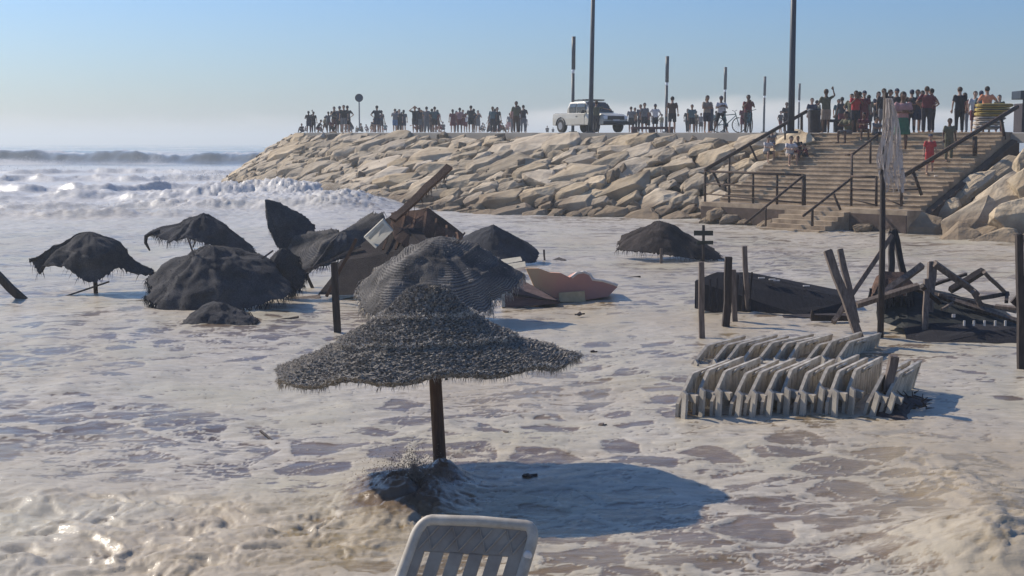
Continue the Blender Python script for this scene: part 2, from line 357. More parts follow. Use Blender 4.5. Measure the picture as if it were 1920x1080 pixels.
    l.new(hgt, bp.inputs['Height']); l.new(bp.outputs[0], b.inputs['Normal'])
    # wet film: a glossy coat with its own fine ripples
    zr = node('ShaderNodeTexNoise'); zr.inputs['Scale'].default_value = 3.2; zr.inputs['Detail'].default_value = 6; zr.inputs['Roughness'].default_value = .6; zr.inputs['Distortion'].default_value = .8
    mpr = node('ShaderNodeMapping'); mpr.inputs['Scale'].default_value = (.45, 1.5, 1); mpr.inputs['Rotation'].default_value = (0, 0, .3); l.new(t.outputs['Object'], mpr.inputs[0]); l.new(mpr.outputs[0], zr.inputs[0])
    br2 = node('ShaderNodeBump'); br2.inputs['Strength'].default_value = .8; br2.inputs['Distance'].default_value = .05; l.new(zr.outputs[0], br2.inputs['Height'])
    l.new(br2.outputs[0], b.inputs['Coat Normal']); l.new(MR(ff, 0, 1, .62, .34), b.inputs['Coat Weight']); b.inputs['Coat Roughness'].default_value = .14; b.inputs['Coat IOR'].default_value = 1.33
    me.materials.append(m)
    tag(link('sea_water', me), kind='structure')
water()
def spray(spots, m_, seed):
    """loose drops and flecks of froth thrown off breaking water"""
    r = random.Random(seed); V = []; Fc = []
    for (px, py, z, rx, ry, rz, n_, u0, u1) in spots:
        c = onz(px, py)
        for _ in range(n_):
            p = Vector((c.x + r.gauss(0, rx), c.y + r.gauss(0, ry), z + abs(r.gauss(0, rz)))); u = r.uniform(u0, u1) * (1 - .4 * r.random()); k = len(V)
            V += [p + Vector((r.uniform(-u, u), r.uniform(-u, u), r.uniform(-u, u))) for _ in range(4)]; Fc += [(k, k + 1, k + 2), (k, k + 3, k + 1), (k + 1, k + 3, k + 2), (k + 2, k + 3, k)]
    tag(mesh('spray', V, Fc, m_), kind='stuff')
spray([(560, 372, .45, 2.4, 4, .42, 8000, .007, .024), (650, 388, .3, 1.3, 2.5, .42, 6000, .006, .020), (420, 345, .5, 3.0, 6, .30, 1500, .02, .06), (120, 405, .35, 4.0, 1.5, .12, 1200, .01, .03), (330, 400, .3, 2.0, 1.5, .10, 700, .01, .03), (60, 330, .6, 8, 4, .3, 1200, .02, .06)],
      mat('white_froth', (.66, .66, .65), (.55, .55, .54), rough=.6, bump=0), 5)
spray([(120, 1000, .10, 1.2, .9, .05, 1500, .002, .006), (1870, 1010, .38, .35, .35, .06, 1200, .002, .007), (640, 1010, .08, .7, .4, .05, 700, .002, .005)], mat('muddy_froth', (.50, .44, .35), (.40, .34, .26), rough=.5, bump=0), 6)
# ------------------------------------------------------------------ JETTY
def topz(Y): return 3.08 + .0077 * Y
EA = Vector((12.3, 57.5)); EB = Vector((-13.0, 88.0)); ED = (EB - EA).normalized(); EO = Vector((-.787, -.617)).normalized(); EO = Vector((ED.y * -1, ED.x)).normalized()
if EO.y > 0: EO = -EO
EL = (EB - EA).length; HR = 5.0; HC = EB - EO * HR
def run_at(s):
    ks = [(0, 3.6), (.1, 5.4), (.25, 7.6), (.45, 9.0), (.65, 8.6), (.85, 7.2), (1, 6.0), (1.3, 5.4), (3, 5.4)]
    for (a, va), (b, vb) in zip(ks, ks[1:]):
        if s <= b: return va + (vb - va) * (s - a) / (b - a)
    return 5.4
def edge_pt(s):
    """s metres along the top edge from the stairs, then on round the head; -> point, outward direction"""
    if s <= EL: return EA + ED * s, EO.copy()
    a = (s - EL) / HR; c, q = math.cos(a), math.sin(a)
    o = EO * c + ED * q
    return HC + o * HR, o
def slope_pt(s, h, off=0.0):
    p, o = edge_pt(s); r = run_at(s / EL); z1 = topz(p.y)
    q = p + o * (r * h); z = z1 * (1 - h) - .25 * h
    n = Vector((o.x * z1, o.y * z1, r)).normalized()
    return Vector((q.x, q.y, z)) + n * off, n, Vector((o.x, o.y, 0))
ROCK = mat('limestone', (.50, .425, .32), (.31, .25, .18), scale=1.1, rough=.92, bump=.9, dist=.10, detail=8, rnd=.24, spec=.15, fine=2.4)
_n, _l = ROCK.node_tree.nodes, ROCK.node_tree.links; _b = _n['Principled BSDF']; _src = _b.inputs['Base Color'].links[0].from_socket
_g = _n.new('ShaderNodeNewGeometry'); _s = _n.new('ShaderNodeSeparateXYZ'); _l.new(_g.outputs['Position'], _s.inputs[0]); _z = _n.new('ShaderNodeTexNoise'); _z.inputs['Scale'].default_value = .9; _l.new(_g.outputs['Position'], _z.inputs[0])
_a = _n.new('ShaderNodeMath'); _a.operation = 'MULTIPLY_ADD'; _l.new(_z.outputs[0], _a.inputs[0]); _a.inputs[1].default_value = -1.3; _l.new(_s.outputs[2], _a.inputs[2])
_m = _n.new('ShaderNodeMapRange'); _l.new(_a.outputs[0], _m.inputs[0]); _m.inputs[1].default_value = -.25; _m.inputs[2].default_value = .25; _m.inputs[3].default_value = .75; _m.inputs[4].default_value = 0
_x = _n.new('ShaderNodeMix'); _x.data_type = 'RGBA'; _l.new(_m.outputs[0], _x.inputs[0]); _l.new(_src, _x.inputs[6]); _x.inputs[7].default_value = (.17, .125, .085, 1); _l.new(_x.outputs[2], _b.inputs['Base Color'])   # wet, weedy foot of the rocks
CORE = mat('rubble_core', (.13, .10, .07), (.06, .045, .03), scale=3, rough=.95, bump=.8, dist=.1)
CONC = mat('weathered_concrete', (.45, .355, .25), (.24, .18, .125), scale=1.6, rough=.9, bump=.5, dist=.02, detail=8, spec=.2)
PAVE = mat('promenade_paving', (.36, .33, .29), (.27, .25, .22), scale=.8, rough=.9, bump=.2, spec=.2)
# filled body of the jetty under the boulders
vs = []; fs = []; SMAX = EL + HR * 3.6; ns = 60
for i in range(ns + 1):
    s = SMAX * i / ns
    for h in (0, .25, .5, .75, 1.0, 1.25): vs.append(slope_pt(s, h, -.32)[0])
for i in range(ns):
    for j in range(5): fs.append((i * 6 + j, i * 6 + j + 1, (i + 1) * 6 + j + 1, (i + 1) * 6 + j))
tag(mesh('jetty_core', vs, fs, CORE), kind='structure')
# flat top: polygon along the edge, closed far behind on the right
top = [slope_pt(SMAX * i / ns, 0)[0] for i in range(ns + 1)]
poly = [Vector((p.x, p.y, topz(p.y) - .02)) for p in top]
STA = Vector((4.8, 3.8)); SU = Vector((.638, -.770)).normalized(); SP0 = Vector((7.6, 54.4)); SW = 9.2
def LY(px):                                # distance of the landing's front edge in that column
    s = (px - 960) / F; L_ = (s * SP0.y - SP0.x) / (SU.x - s * SU.y); return SP0.y + SU.y * L_
Q0 = SP0 + STA; Q1 = Q0 + SU * SW
for p in ((20, 130), (90, 190), (120, 60), (34, 44)): poly.append(Vector((*p, topz(p[1]) - .02)))
qe = Q1 + SU * 2.6
poly += [Vector((qe.x, qe.y, topz(qe.y) - .02)), Vector((Q0.x, Q0.y, topz(Q0.y) - .02))]
tag(MB().prism(poly, (0, 0, -.35)).build('promenade', PAVE), kind='structure')
# ------------------------------------------------------------------ boulders
rr = random.Random(11)
def boulder_mesh(k, flat):
    r = random.Random(900 + k); bm = bmesh.new()
    for _ in range(26):
        v = Vector((r.uniform(-1, 1), r.uniform(-1, 1), r.uniform(-1, 1)))
        m_ = max(abs(v.x), abs(v.y), abs(v.z)); v = v * (r.uniform(.82, 1) / m_)
        v = v / (abs(v.x) ** 4 + abs(v.y) ** 4 + abs(v.z) ** 4) ** .25 * r.uniform(.78, 1.0)
        v.x *= 1 + .18 * v.y * r.uniform(-1, 1); v.z *= flat; bm.verts.new(v)
    bmesh.ops.convex_hull(bm, input=bm.verts[:])
    bmesh.ops.delete(bm, geom=[v for v in bm.verts if not v.link_faces], context='VERTS')
    bmesh.ops.dissolve_limit(bm, angle_limit=.30, verts=bm.verts[:], edges=bm.edges[:])
    bmesh.ops.bevel(bm, geom=bm.edges[:], offset=.022, segments=1, affect='EDGES', profile=.6)
    bmesh.ops.triangulate(bm, faces=bm.faces[:]); bmesh.ops.subdivide_edges(bm, edges=[e for e in bm.edges if e.calc_length() > .3], cuts=2, use_grid_fill=True)
    for v in bm.verts:
        v.co += v.normal * (mn.fractal(v.co * 2.0 + Vector((k, 0, 0)), 1.0, 2.0, 4) * .06)
    me = bpy.data.meshes.new('boulder'); bm.to_mesh(me); bm.free(); me.materials.append(ROCK)
    return me
BM = [boulder_mesh(k, .55) for k in range(26)]
def put_boulder(p, n, axis, size, label, group, r):
    """flat face towards n, long axis along axis"""
    z = (n + Vector((r.uniform(-1, 1), r.uniform(-1, 1), r.uniform(-1, 1))) * .12).normalized()
    x = (axis - z * axis.dot(z)).normalized(); y = z.cross(x)
    o = link('boulder', r.choice(BM)); M = Matrix((x, y, z)).transposed().to_4x4()
    M = Matrix.Translation(p) @ M @ Matrix.Diagonal((*size, 1)); o.matrix_world = M
    return tag(o, label, 'boulder', group)
pts = []
def place_jetty_rocks():
    cnt = 0; tries = 0
    occ = []
    more_ = MB(); srcr = [([v.co.copy() for v in m_.vertices], [tuple(p_.vertices) for p_ in m_.polygons]) for m_ in BM[:6]]
    while tries < 15000 and cnt < 520:
        tries += 1
        s = rr.uniform(.3, EL + HR * 1.75); h = rr.uniform(.075, 1.04)
        p, n, o = slope_pt(s, h)
        vx, vy = proj(p)
        near = min(1, max(0, (100 - p.y) / 45))
        rad = (.58 + .46 * (rr.random() ** 1.6)) * (1.22 if cnt < 70 else .95 if cnt < 170 else .74 if cnt < 268 else .55) * (.86 if p.y > 80 else 1)
        # spacing is measured along the surface, boulders longer than wide
        ok = True
        for (q, r2) in occ:
            if (p - q).length < (rad + r2) * .72: ok = False; break
        if not ok: continue
        occ.append((p, rad)); cnt += 1
        along = -Vector((ED.x, ED.y, 0)) if s < EL else Vector((o.y, -o.x, 0)) * (1 if (Vector((o.y, -o.x, 0)).dot(-Vector((ED.x, ED.y, 0))) > 0) else -1)
        up = n.cross(along); up = up if up.z > 0 else -up
        a = math.radians(rr.gauss(34, 14)); ax = along * math.cos(a) + up * math.sin(a)
        sz = (rad * rr.uniform(1.15, 1.6), rad * rr.uniform(.70, .92), rad * rr.uniform(.70, 1.0))
        if cnt > 268:                                  # past the largest 268: one object
            z_ = (n + Vector((rr.uniform(-1, 1), rr.uniform(-1, 1), rr.uniform(-1, 1))) * .15).normalized(); x_ = (ax - z_ * ax.dot(z_)).normalized(); y_ = z_.cross(x_); M = Matrix((x_, y_, z_)).transposed()
            V_, F_ = rr.choice(srcr); more_.add([p - n * rad * .25 + M @ Vector((v.x * sz[0], v.y * sz[1], v.z * sz[2])) for v in V_], F_); continue
        put_boulder(p - n * rad * .20, n, ax, sz, 'pale beige angular boulder in the sloping rock embankment of the jetty', 'boulders of the jetty embankment', rr)
    if more_.v: tag(more_.build('smaller_rocks', ROCK), kind='stuff')
    # the many small stones wedged between them are one uncountable mass
    q = MB()
    src = [([v.co.copy() for v in m_.vertices], [tuple(p_.vertices) for p_ in m_.polygons]) for m_ in [boulder_mesh(50 + k, .6) for k in range(3)]]
    for _ in range(420):
        s = rr.uniform(.2, EL + HR * 1.9); h = rr.uniform(.02, 1.05); p, n, o = slope_pt(s, h, -.16); z = rr.uniform(.18, .40)
        M = Matrix.Rotation(rr.uniform(0, 6.28), 3, Vector((rr.uniform(-1, 1), rr.uniform(-1, 1), rr.uniform(-1, 1))).normalized())
        V_, F_ = rr.choice(src); q.add([p + (M @ v) * z for v in V_], F_)
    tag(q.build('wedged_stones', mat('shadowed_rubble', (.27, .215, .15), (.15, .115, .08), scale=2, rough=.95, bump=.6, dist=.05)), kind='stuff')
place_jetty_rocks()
# mound at the right of the stairs: ground under it, then large blocks
MR0 = Vector((16.0, 50.6)); 
def mound_z(x, y):
    # rises away from the water line towards the promenade
    u = ((x - 13.7) * .10 + (y - 50.2) * .34 + (x - 13.7) * .36)
    return u
mv = []; mf = []
for i in range(15):
    for j in range(15):
        x = 13.0 + i * .75; y = 39.5 + j * 1.2 + i * .02
        z = min(topz(56), -.35 + .30 * ((x - 15.0) + 0.52 * (y - 45.2) * 1.9 - 1.6)) 
        mv.append((x, y, max(-.9, z - .3)))
for i in range(14):
    for j in range(14): mf.append((i * 15 + j, (i + 1) * 15 + j, (i + 1) * 15 + j + 1, i * 15 + j + 1))
# boulders given by where they stand: (px, py, long px, high px, tilt deg)
MND = [(1738, 412, 78, 62, 20, 50.0), (1835, 392, 120, 70, 30, 48.0), (1895, 345, 110, 60, 28, 48.5), (1780, 372, 70, 34, 30, 50.8), (1830, 322, 90, 26, 28, 51.5), (1885, 295, 90, 26, 25, 52),
       (1800, 430, 80, 60, 15, 46.5), (1880, 440, 95, 60, 22, 44.0), (1925, 395, 90, 70, 30, 45.5), (1950, 330, 90, 60, 25, 48), (1945, 285, 80, 36, 25, 51), (1840, 448, 60, 36, 5, 44.2), (1915, 468, 70, 36, 10, 42.3), (1985, 440, 100, 70, 15, 43), (2010, 350, 100, 80, 25, 46.5),
       (1700, 418, 40, 26, 5, 50.7), (1760, 440, 56, 26, 5, 47.3), (1868, 352, 60, 34, 30, 50), (1800, 348, 50, 24, 25, 51.2), (1730, 388, 50, 26, 25, 51.3), (1860, 415, 66, 46, 25, 46.3), (1990, 290, 90, 50, 20, 50),
       (1368, 398, 52, 26, 10, 53.2), (1398, 408, 36, 22, 5, 52.4), (1345, 388, 42, 30, 30, 54.5), (1330, 402, 40, 24, 10, 54), (1440, 408, 40, 20, 0, 52.2), (1625, 415, 44, 22, 0, 51.2), (1665, 425, 34, 18, 0, 50.4), (1470, 416, 30, 16, 0, 51.6)]
mat_c = MB()
for k, (px, py, lw, hh, tl, Y) in enumerate(MND):
    if k < 22: Y -= 3.0 * min(1, max(0, (Y - 42) / 6))
    else: Y = LY(min(px, 1690)) - .9; py += 10
    if k < 22: py += 24 if px < 1900 else 12
    p = at(px, py, Y); sc_ = Y / F; a = math.radians(tl)
    ax = Vector((math.cos(a), .35 if k < 22 else .1, math.sin(a)))
    nrm = Vector((-.35, -.62, .72)).normalized() if k < 22 else Vector((-.2, -.4, .9)).normalized()
    put_boulder(p + Vector((0, .45, -.1)), nrm, ax, (lw * sc_ * .62, hh * sc_ * .70 + .08, hh * sc_ * .75 + .12) if k < 22 else (lw * sc_ * .5, hh * sc_ * .5, hh * sc_ * .6 + .05),
        'large pale boulder in the rock mound right of the wide stairs' if k < 22 else 'small pale rock at the water below the wide stairs',
        'boulders of the mound by the stairs' if k < 22 else 'small rocks below the stairs', rr)
g = Vector
mound = MB(); bl_ = [at(1690, 438, 47.0), at(1930, 478, 40.0), at(2100, 470, 41), at(2100, 285, 49.5), at(1915, 292, 50.5), at(1770, 392, 48.6)]
bl_ = [p + Vector((0, .6, -.5)) for p in bl_]
mound.prism(bl_, (1.0, 1.0, -3.0))
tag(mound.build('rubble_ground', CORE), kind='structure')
# ------------------------------------------------------------------ STAIRS
NST = 17; Z0 = .80
def sp(u, a, z): q = SP0 + SU * u + STA * a; return Vector((q.x, q.y, z))
ZT = topz(58) - .03
stairs = thing('wide_staircase', 'wide weathered concrete staircase rising from the water to the promenade', 'staircase', sp(0, 0, 0))
def loc(p, o): return Vector(p) - o.location
fl = MB(); A0 = .13                     # flight starts behind the landing
for k in range(NST):
    a0 = A0 + (1 - A0) * k / NST; z1 = Z0 + (ZT - Z0) * (k + 1) / NST
    a1 = 1.02
    fl.prism([loc(sp(-.02 * (k % 2), a0, z1), stairs), loc(sp(SW + .02 * (k % 2), a0, z1), stairs), loc(sp(SW, a1, z1 - .0), stairs), loc(sp(0, a1, z1), stairs)], (0, 0, -(ZT - Z0) / NST - (.0 if k else .3)))
fl.build('flight', CONC, stairs)
nb = MB(); rn = random.Random(4)
for k in range(NST):
    a0 = A0 + (1 - A0) * k / NST; z1 = Z0 + (ZT - Z0) * (k + 1) / NST
    nb.prism([loc(sp(.02, a0 - .004, z1 + .004), stairs), loc(sp(SW - .02, a0 - .004, z1 + .004), stairs), loc(sp(SW - .02, a0 + .012, z1 + .004), stairs), loc(sp(.02, a0 + .012, z1 + .004), stairs)], (0, 0, -.035))
nb.build('nosing', mat('pale_nosing', (.50, .41, .30), (.26, .20, .14), scale=3.5, rough=.9, bump=.4, dist=.02), stairs)
WL = .55                                  # side and front walls
pf = MB()
pf.prism([loc(sp(-.1, -.02, Z0), stairs), loc(sp(SW + .1, -.02, Z0), stairs), loc(sp(SW + .1, A0 + .02, Z0 - .004), stairs), loc(sp(-.1, A0 + .02, Z0 - .004), stairs)], (0, 0, -2.0))
pf.build('landing', CONC, stairs)
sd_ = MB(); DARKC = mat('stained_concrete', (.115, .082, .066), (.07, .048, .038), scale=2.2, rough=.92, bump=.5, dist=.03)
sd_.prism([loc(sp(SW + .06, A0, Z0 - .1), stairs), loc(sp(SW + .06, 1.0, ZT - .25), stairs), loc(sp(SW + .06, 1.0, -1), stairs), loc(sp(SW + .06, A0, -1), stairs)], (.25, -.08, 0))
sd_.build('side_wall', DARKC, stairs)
# lower flight down into the water between the two landing rails
lo = MB(); ul, ur = 4.3, 6.5
for k in range(6):
    z1 = Z0 - .15 * (k + 1) + .02
    a1 = -.055 * (k + 1) - .02
    lo.prism([loc(sp(ul, a1, z1), stairs), loc(sp(ur + .45, a1, z1), stairs), loc(sp(ur + .45, -.02, z1), stairs), loc(sp(ul, -.02, z1), stairs)], (0, 0, -.16 - (.6 if k == 5 else 0)))
lo.build('lower_flight', CONC, stairs)
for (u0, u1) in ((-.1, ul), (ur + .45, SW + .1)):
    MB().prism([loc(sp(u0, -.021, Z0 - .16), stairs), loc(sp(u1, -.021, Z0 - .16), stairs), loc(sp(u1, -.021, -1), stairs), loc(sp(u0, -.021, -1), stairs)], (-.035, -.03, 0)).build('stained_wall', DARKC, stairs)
def stair_hit(px, py):
    """where the line of sight through a pixel meets the flight or the promenade"""
    Y = 50.0
    while Y < 75:
        p = at(px, py, Y); d = Vector((p.x, p.y)) - SP0
        det = SU.x * STA.y - SU.y * STA.x; u = (d.x * STA.y - d.y * STA.x) / det; a = (SU.x * d.y - SU.y * d.x) / det
        z = Z0 + (ZT - Z0) * min(1, max(0, (a - A0) / (1 - A0))) if a >= 0 else -9
        if p.z <= z + .01 and a > 0: return p
        Y += .05
    return at(px, py, 57)
# railings: rusty timber-and-pipe, each stretch a thing
RUST = mat('rusty_rail', (.075, .045, .032), (.03, .02, .016), scale=8, rough=.8, bump=.4, metal=.0)
def railing(label, pieces, thick=.05):
    base = Vector(pieces[0][1]); o = thing('handrail', label, 'handrail', (base.x, base.y, base.z), 0, 'railings of the wide stairs')
    for nm, a, b, wd in pieces:
        MB().tube([Vector(a) - base, Vector(b) - base], wd, n=6).build(nm, RUST, o, smooth=True)
    return o
def R(px, py, Y): return at(px, py, Y)

railing('long sloping handrail up the left side of the wide stairs', [('rail', R(1322, 318, 54.3), R(1512, 209, 58.2), .075), ('post', R(1368, 292, 55.2), R(1367, 372, 55.0), .045), ('post', R(1405, 270, 56), R(1420, 302, 55.9), .045), ('post', R(1337, 322, 54.3), R(1351, 350, 54.2), .05), ('post', R(1472, 233, 57.3), R(1472, 262, 57.3), .04), ('post', R(1503, 214, 58), R(1503, 250, 58), .06)])
def lrail(label, x0, y0, x1, y1, Y0, Y1, xs, yb):
    pcs = [('rail', R(x0, y0, Y0), R(x1, y1, Y1), .045)]
    hy = 20; 
    pcs.append(('rail', R(x0, y0 + 23, Y0), R(x1, y1 + 25, Y1), .028)); pcs.append(('rail', R(x0, y0 + 42, Y0), R(x1, y1 + 53, Y1), .028))
    for x in xs:
        t = (x - x0) / (x1 - x0); Y = Y0 + (Y1 - Y0) * t
        pcs.append(('post', R(x, y0 + (y1 - y0) * t - 1, Y), R(x, yb + (y1 - y0) * t, Y), .085 if x in (x1,) and x < 1600 else .05))
    return railing(label, pcs)
lrail('level landing railing with four posts left of the lower steps', 1321, 321, 1507, 328, LY(1321), LY(1507), (1322, 1367, 1412, 1457, 1507), 378)
lrail('level landing railing between the lower steps and the leaning pole', 1596, 331, 1643, 332, LY(1596), LY(1643), (1596, 1643), 386)
lrail('short level landing railing right of the leaning pole', 1662, 331, 1690, 332, LY(1662), LY(1690), (1690,), 386)
railing('left handrail of the lower steps going down into the water', [('rail', R(1507, 329, LY(1507)), R(1396, 420, 48.6), .045), ('post', R(1436, 388, 49.2), R(1436, 424, 49.2), .035)])
railing('right handrail of the lower steps with a braced post', [('rail', R(1597, 334, LY(1597)), R(1506, 405, 46.8), .045), ('post', R(1523, 392, 47.3), R(1523, 424, 47.3), .05), ('post', R(1562, 362, 48.3), R(1576, 394, 48.2), .045)])
railing('cranked middle handrail partway up the wide stairs', [('rail', R(1584, 290, 50.5), R(1599, 290, 50.3), .04), ('rail', R(1599, 289, 50.3), R(1646, 252, 52), .045), ('post', R(1597, 289, 50.3), R(1597, 334, LY(1597)), .05), ('post', R(1632, 262, 51.6), R(1632, 307, 51.4), .045)])
railing('long sloping handrail up the right side of the wide stairs', [('rail', R(1692, 331, 47.6), R(1908, 200, 51.6), .08), ('post', R(1712, 322, 47.9), R(1728, 366, 47.9), .06), ('post', R(1828, 256, 50.2), R(1828, 292, 50.1), .085), ('post', R(1690, 356, 47.6), R(1722, 355, 47.9), .035), ('post', R(1877, 222, 51), R(1884, 262, 50.9), .06)])
# ------------------------------------------------------------------ promenade furniture
NAVY = mat('painted_steel', (.022, .034, .055), (.016, .025, .04), scale=3, rough=.5, bump=.05, spec=.4)
LENS = mat('lamp_glass', (.8, .82, .85), (.7, .72, .75), scale=3, rough=.2, bump=0)
def lamp(label, px, ytop, Y, h, r):
    p = at(px, 248, Y); t = thing('lamp_post', label, 'lamp post', (p.x, p.y, p.z - .05), 0, 'slim lamp posts along the promenade')
    hh = (248 - ytop) * Y / F + .05
    MB().tube([(0, 0, 0), (0, 0, hh * .62)], r, n=10).build('pole', NAVY, t, smooth=True)
    MB().tube([(.02 * hh / 6, 0, hh * .66), (.02 * hh / 4, 0, hh)], r * 1.25, n=10).build('lamp_head', NAVY, t, smooth=True)
    MB().tube([(0, 0, hh * .62), (.01, 0, hh * .66)], r * .9, n=10).build('lens', LENS, t, smooth=True)
    MB().box((0, 0, .06), (r * 5, r * 5, .12)).build('base_plate', NAVY, t)
for i, (px, yt, Y) in enumerate(((1074, 72, 100), (1249, 108, 112), (1358, 128, 130), (1432, 145, 150), (1497, 158, 172))):
    lamp('slim dark lamp post rising ' + ['behind the white pickup truck', 'beside the man left of the child, second of its row', 'behind the person in white beside the bicycle', 'right of the cyclist, second last of its row', 'just right of the thick right mast'][i], px, yt, Y, 7, .115)
for px, px2, Y, r, lb in ((1107, 1112, 77.5, .125, 'tall thick dark mast in front of the white pickup truck'), (1483, 1488, 56.5, .125, 'tall thick dark mast at the head of the left stair handrail')):
    p = at(px, 250, Y); q = at(px2, 0, Y); d = (q - p) * 1.45
    t = thing('mast', lb, 'mast', p, 0, 'tall masts on the promenade')
    MB().tube([(0, 0, 0), d * .25, d], [r * 1.12, r, r * .85], n=12).build('shaft', NAVY, t, smooth=True)
    MB().box((0, 0, .05), (.5, .5, .1)).build('base_plate', NAVY, t, bevel=.01)
# round sign
p = at(674, 246, 93); t = thing('road_sign', 'round dark sign on a thin pole left of the jetty', 'sign', p)
MB().tube([(0, 0, 0), (0, 0, 2.1)], .045, n=8).build('pole', mat('galvanised', (.25, .28, .30), None, scale=5, rough=.5, bump=.05, metal=.4), t)
MB().tube([(0, -.05, 2.2), (0, -.02, 2.2)], .27, n=28).build('sign_disc', NAVY, t)
sm = MB(); sm.tube([(0, -.062, 2.2), (0, -.055, 2.2)], .20, n=24); sm.build('symbol', mat('sign_blue', (.05, .09, .13), (.035, .06, .09), scale=6, rough=.5, bump=0), t)
# benches, bin, boat stack
def slab(label, name, cat, pts_, h, m, d=.5):
    a, b = pts_; base = a
    t = thing(name, label, cat, base); v = (b - a); v.z = 0; ln = v.length; rot = Matrix.Rotation(math.atan2(v.y, v.x), 3, 'Z')
    c = v * .5
    MB().box(c + Vector((0, 0, h - .06)), (ln, d, .12), rot).build('seat', m, t, bevel=.01)
    for f in (.08, .5, .92): MB().box(v * f + Vector((0, 0, (h - .12) / 2)), (.3, d * .8, h - .12), rot).build('leg', m, t)
REDW = mat('stained_bench', (.17, .11, .10), (.10, .07, .07), scale=4, rough=.8)
slab('long low reddish bench behind the people right of the truck', 'bench', 'bench', (at(1183, 249, 70), at(1262, 249, 70)), .30, REDW)
GREYD = mat('dark_timber', (.06, .055, .06), (.035, .03, .035), scale=4, rough=.8)
slab('long dark seat block behind the seated people at the stair top', 'bench', 'bench', (at(1535, 248, 60), at(1608, 248, 60)), .55, GREYD, .7)
p = at(1526, 249, 58.5); t = thing('litter_bin', 'tall dark boxy litter bin at the top of the stairs', 'bin', p)
MB().tube([(0, 0, 0), (0, 0, .92)], [.24, .27], n=14).build('bin_body', GREYD, t); MB().tube([(0, 0, .93), (0, 0, 1.0)], [.29, .27], n=14).build('lid', NAVY, t)
YEL = mat('yellow_boat_hull', (.45, .35, .11), (.34, .25, .07), scale=5, rough=.6, bump=.1)
CRM = mat('cream_boat_hull', (.55, .48, .40), (.42, .36, .30), scale=5, rough=.6, bump=.1)
lbs = ['lowest grey cream board at the foot of the stack beside the right handrail', 'second board from the bottom of the pale stack', 'cream board under the yellow ones in the stack', 'lower of the two middle yellow boards in the stack', 'upper of the two middle yellow boards in the stack', 'topmost yellow board on the stack below the orange shirt']
for k in range(6):
    y = 243 - k * 8.2; p = at(1849 + (3 * k), y, 53.2)
    t = thing('paddle_board', lbs[k], 'board', p, math.radians(-8 + 5 * (k % 2)), 'boards stacked at the top of the stairs')
    hm = MB(); L_ = .50 + .04 * k
    hm.add(*(lambda n=14: ([Vector((math.copysign(abs(math.cos(2 * math.pi * i / n)) ** .6, math.cos(2 * math.pi * i / n)) * L_ * r_, math.sin(2 * math.pi * i / n) * .42 * r_, z)) for z, r_ in ((0, .82), (.05, 1), (.13, 1), (.15, .93)) for i in range(n)],
        [(j * n + i, j * n + (i + 1) % n, (j + 1) * n + (i + 1) % n, (j + 1) * n + i) for j in range(3) for i in range(n)] + [tuple(range(n))[::-1], tuple(3 * n + i for i in range(n))]))())
    hm.build('hull', (CRM, CRM, CRM, YEL, YEL, YEL)[k], t)
    MB().tube([(-L_ * .9, -.43, .09), (0, -.47, .09), (L_ * .9, -.43, .09)], .018, n=5).build('rope', GREYD, t)
p = at(1915, 248, 53.5); t = thing('kiosk', 'dark boxy kiosk at the right end of the promenade', 'kiosk', p)
MB().box((.45, .3, .55), (1.0, .9, 1.1)).build('counter', mat('kiosk_wall', (.05, .045, .055), (.035, .03, .04), scale=3), t, bevel=.02)
MB().box((.40, .3, 1.42), (1.1, 1.0, .32)).build('awning', NAVY, t, bevel=.03)
for sx in (0, .9): MB().tube([(sx, -.1, 1.1), (sx, -.1, 1.3)], .03).build('support', NAVY, t)
# white stool on the steps
p = stair_hit(1759, 350); WH = mat('white_plastic', (.62, .59, .55), (.5, .47, .44), scale=5, rough=.55, bump=.1)
t = thing('plastic_stool', 'small white plastic stool on the steps by the right handrail', 'stool', p)
MB().box((0, 0, .38), (.36, .34, .04)).build('seat', WH, t, bevel=.01)
for sx in (-1, 1):
    for sy in (-1, 1): MB().tube([(sx * .15, sy * .14, .37), (sx * .18, sy * .17, 0)], .02, n=6).build('leg', WH, t)
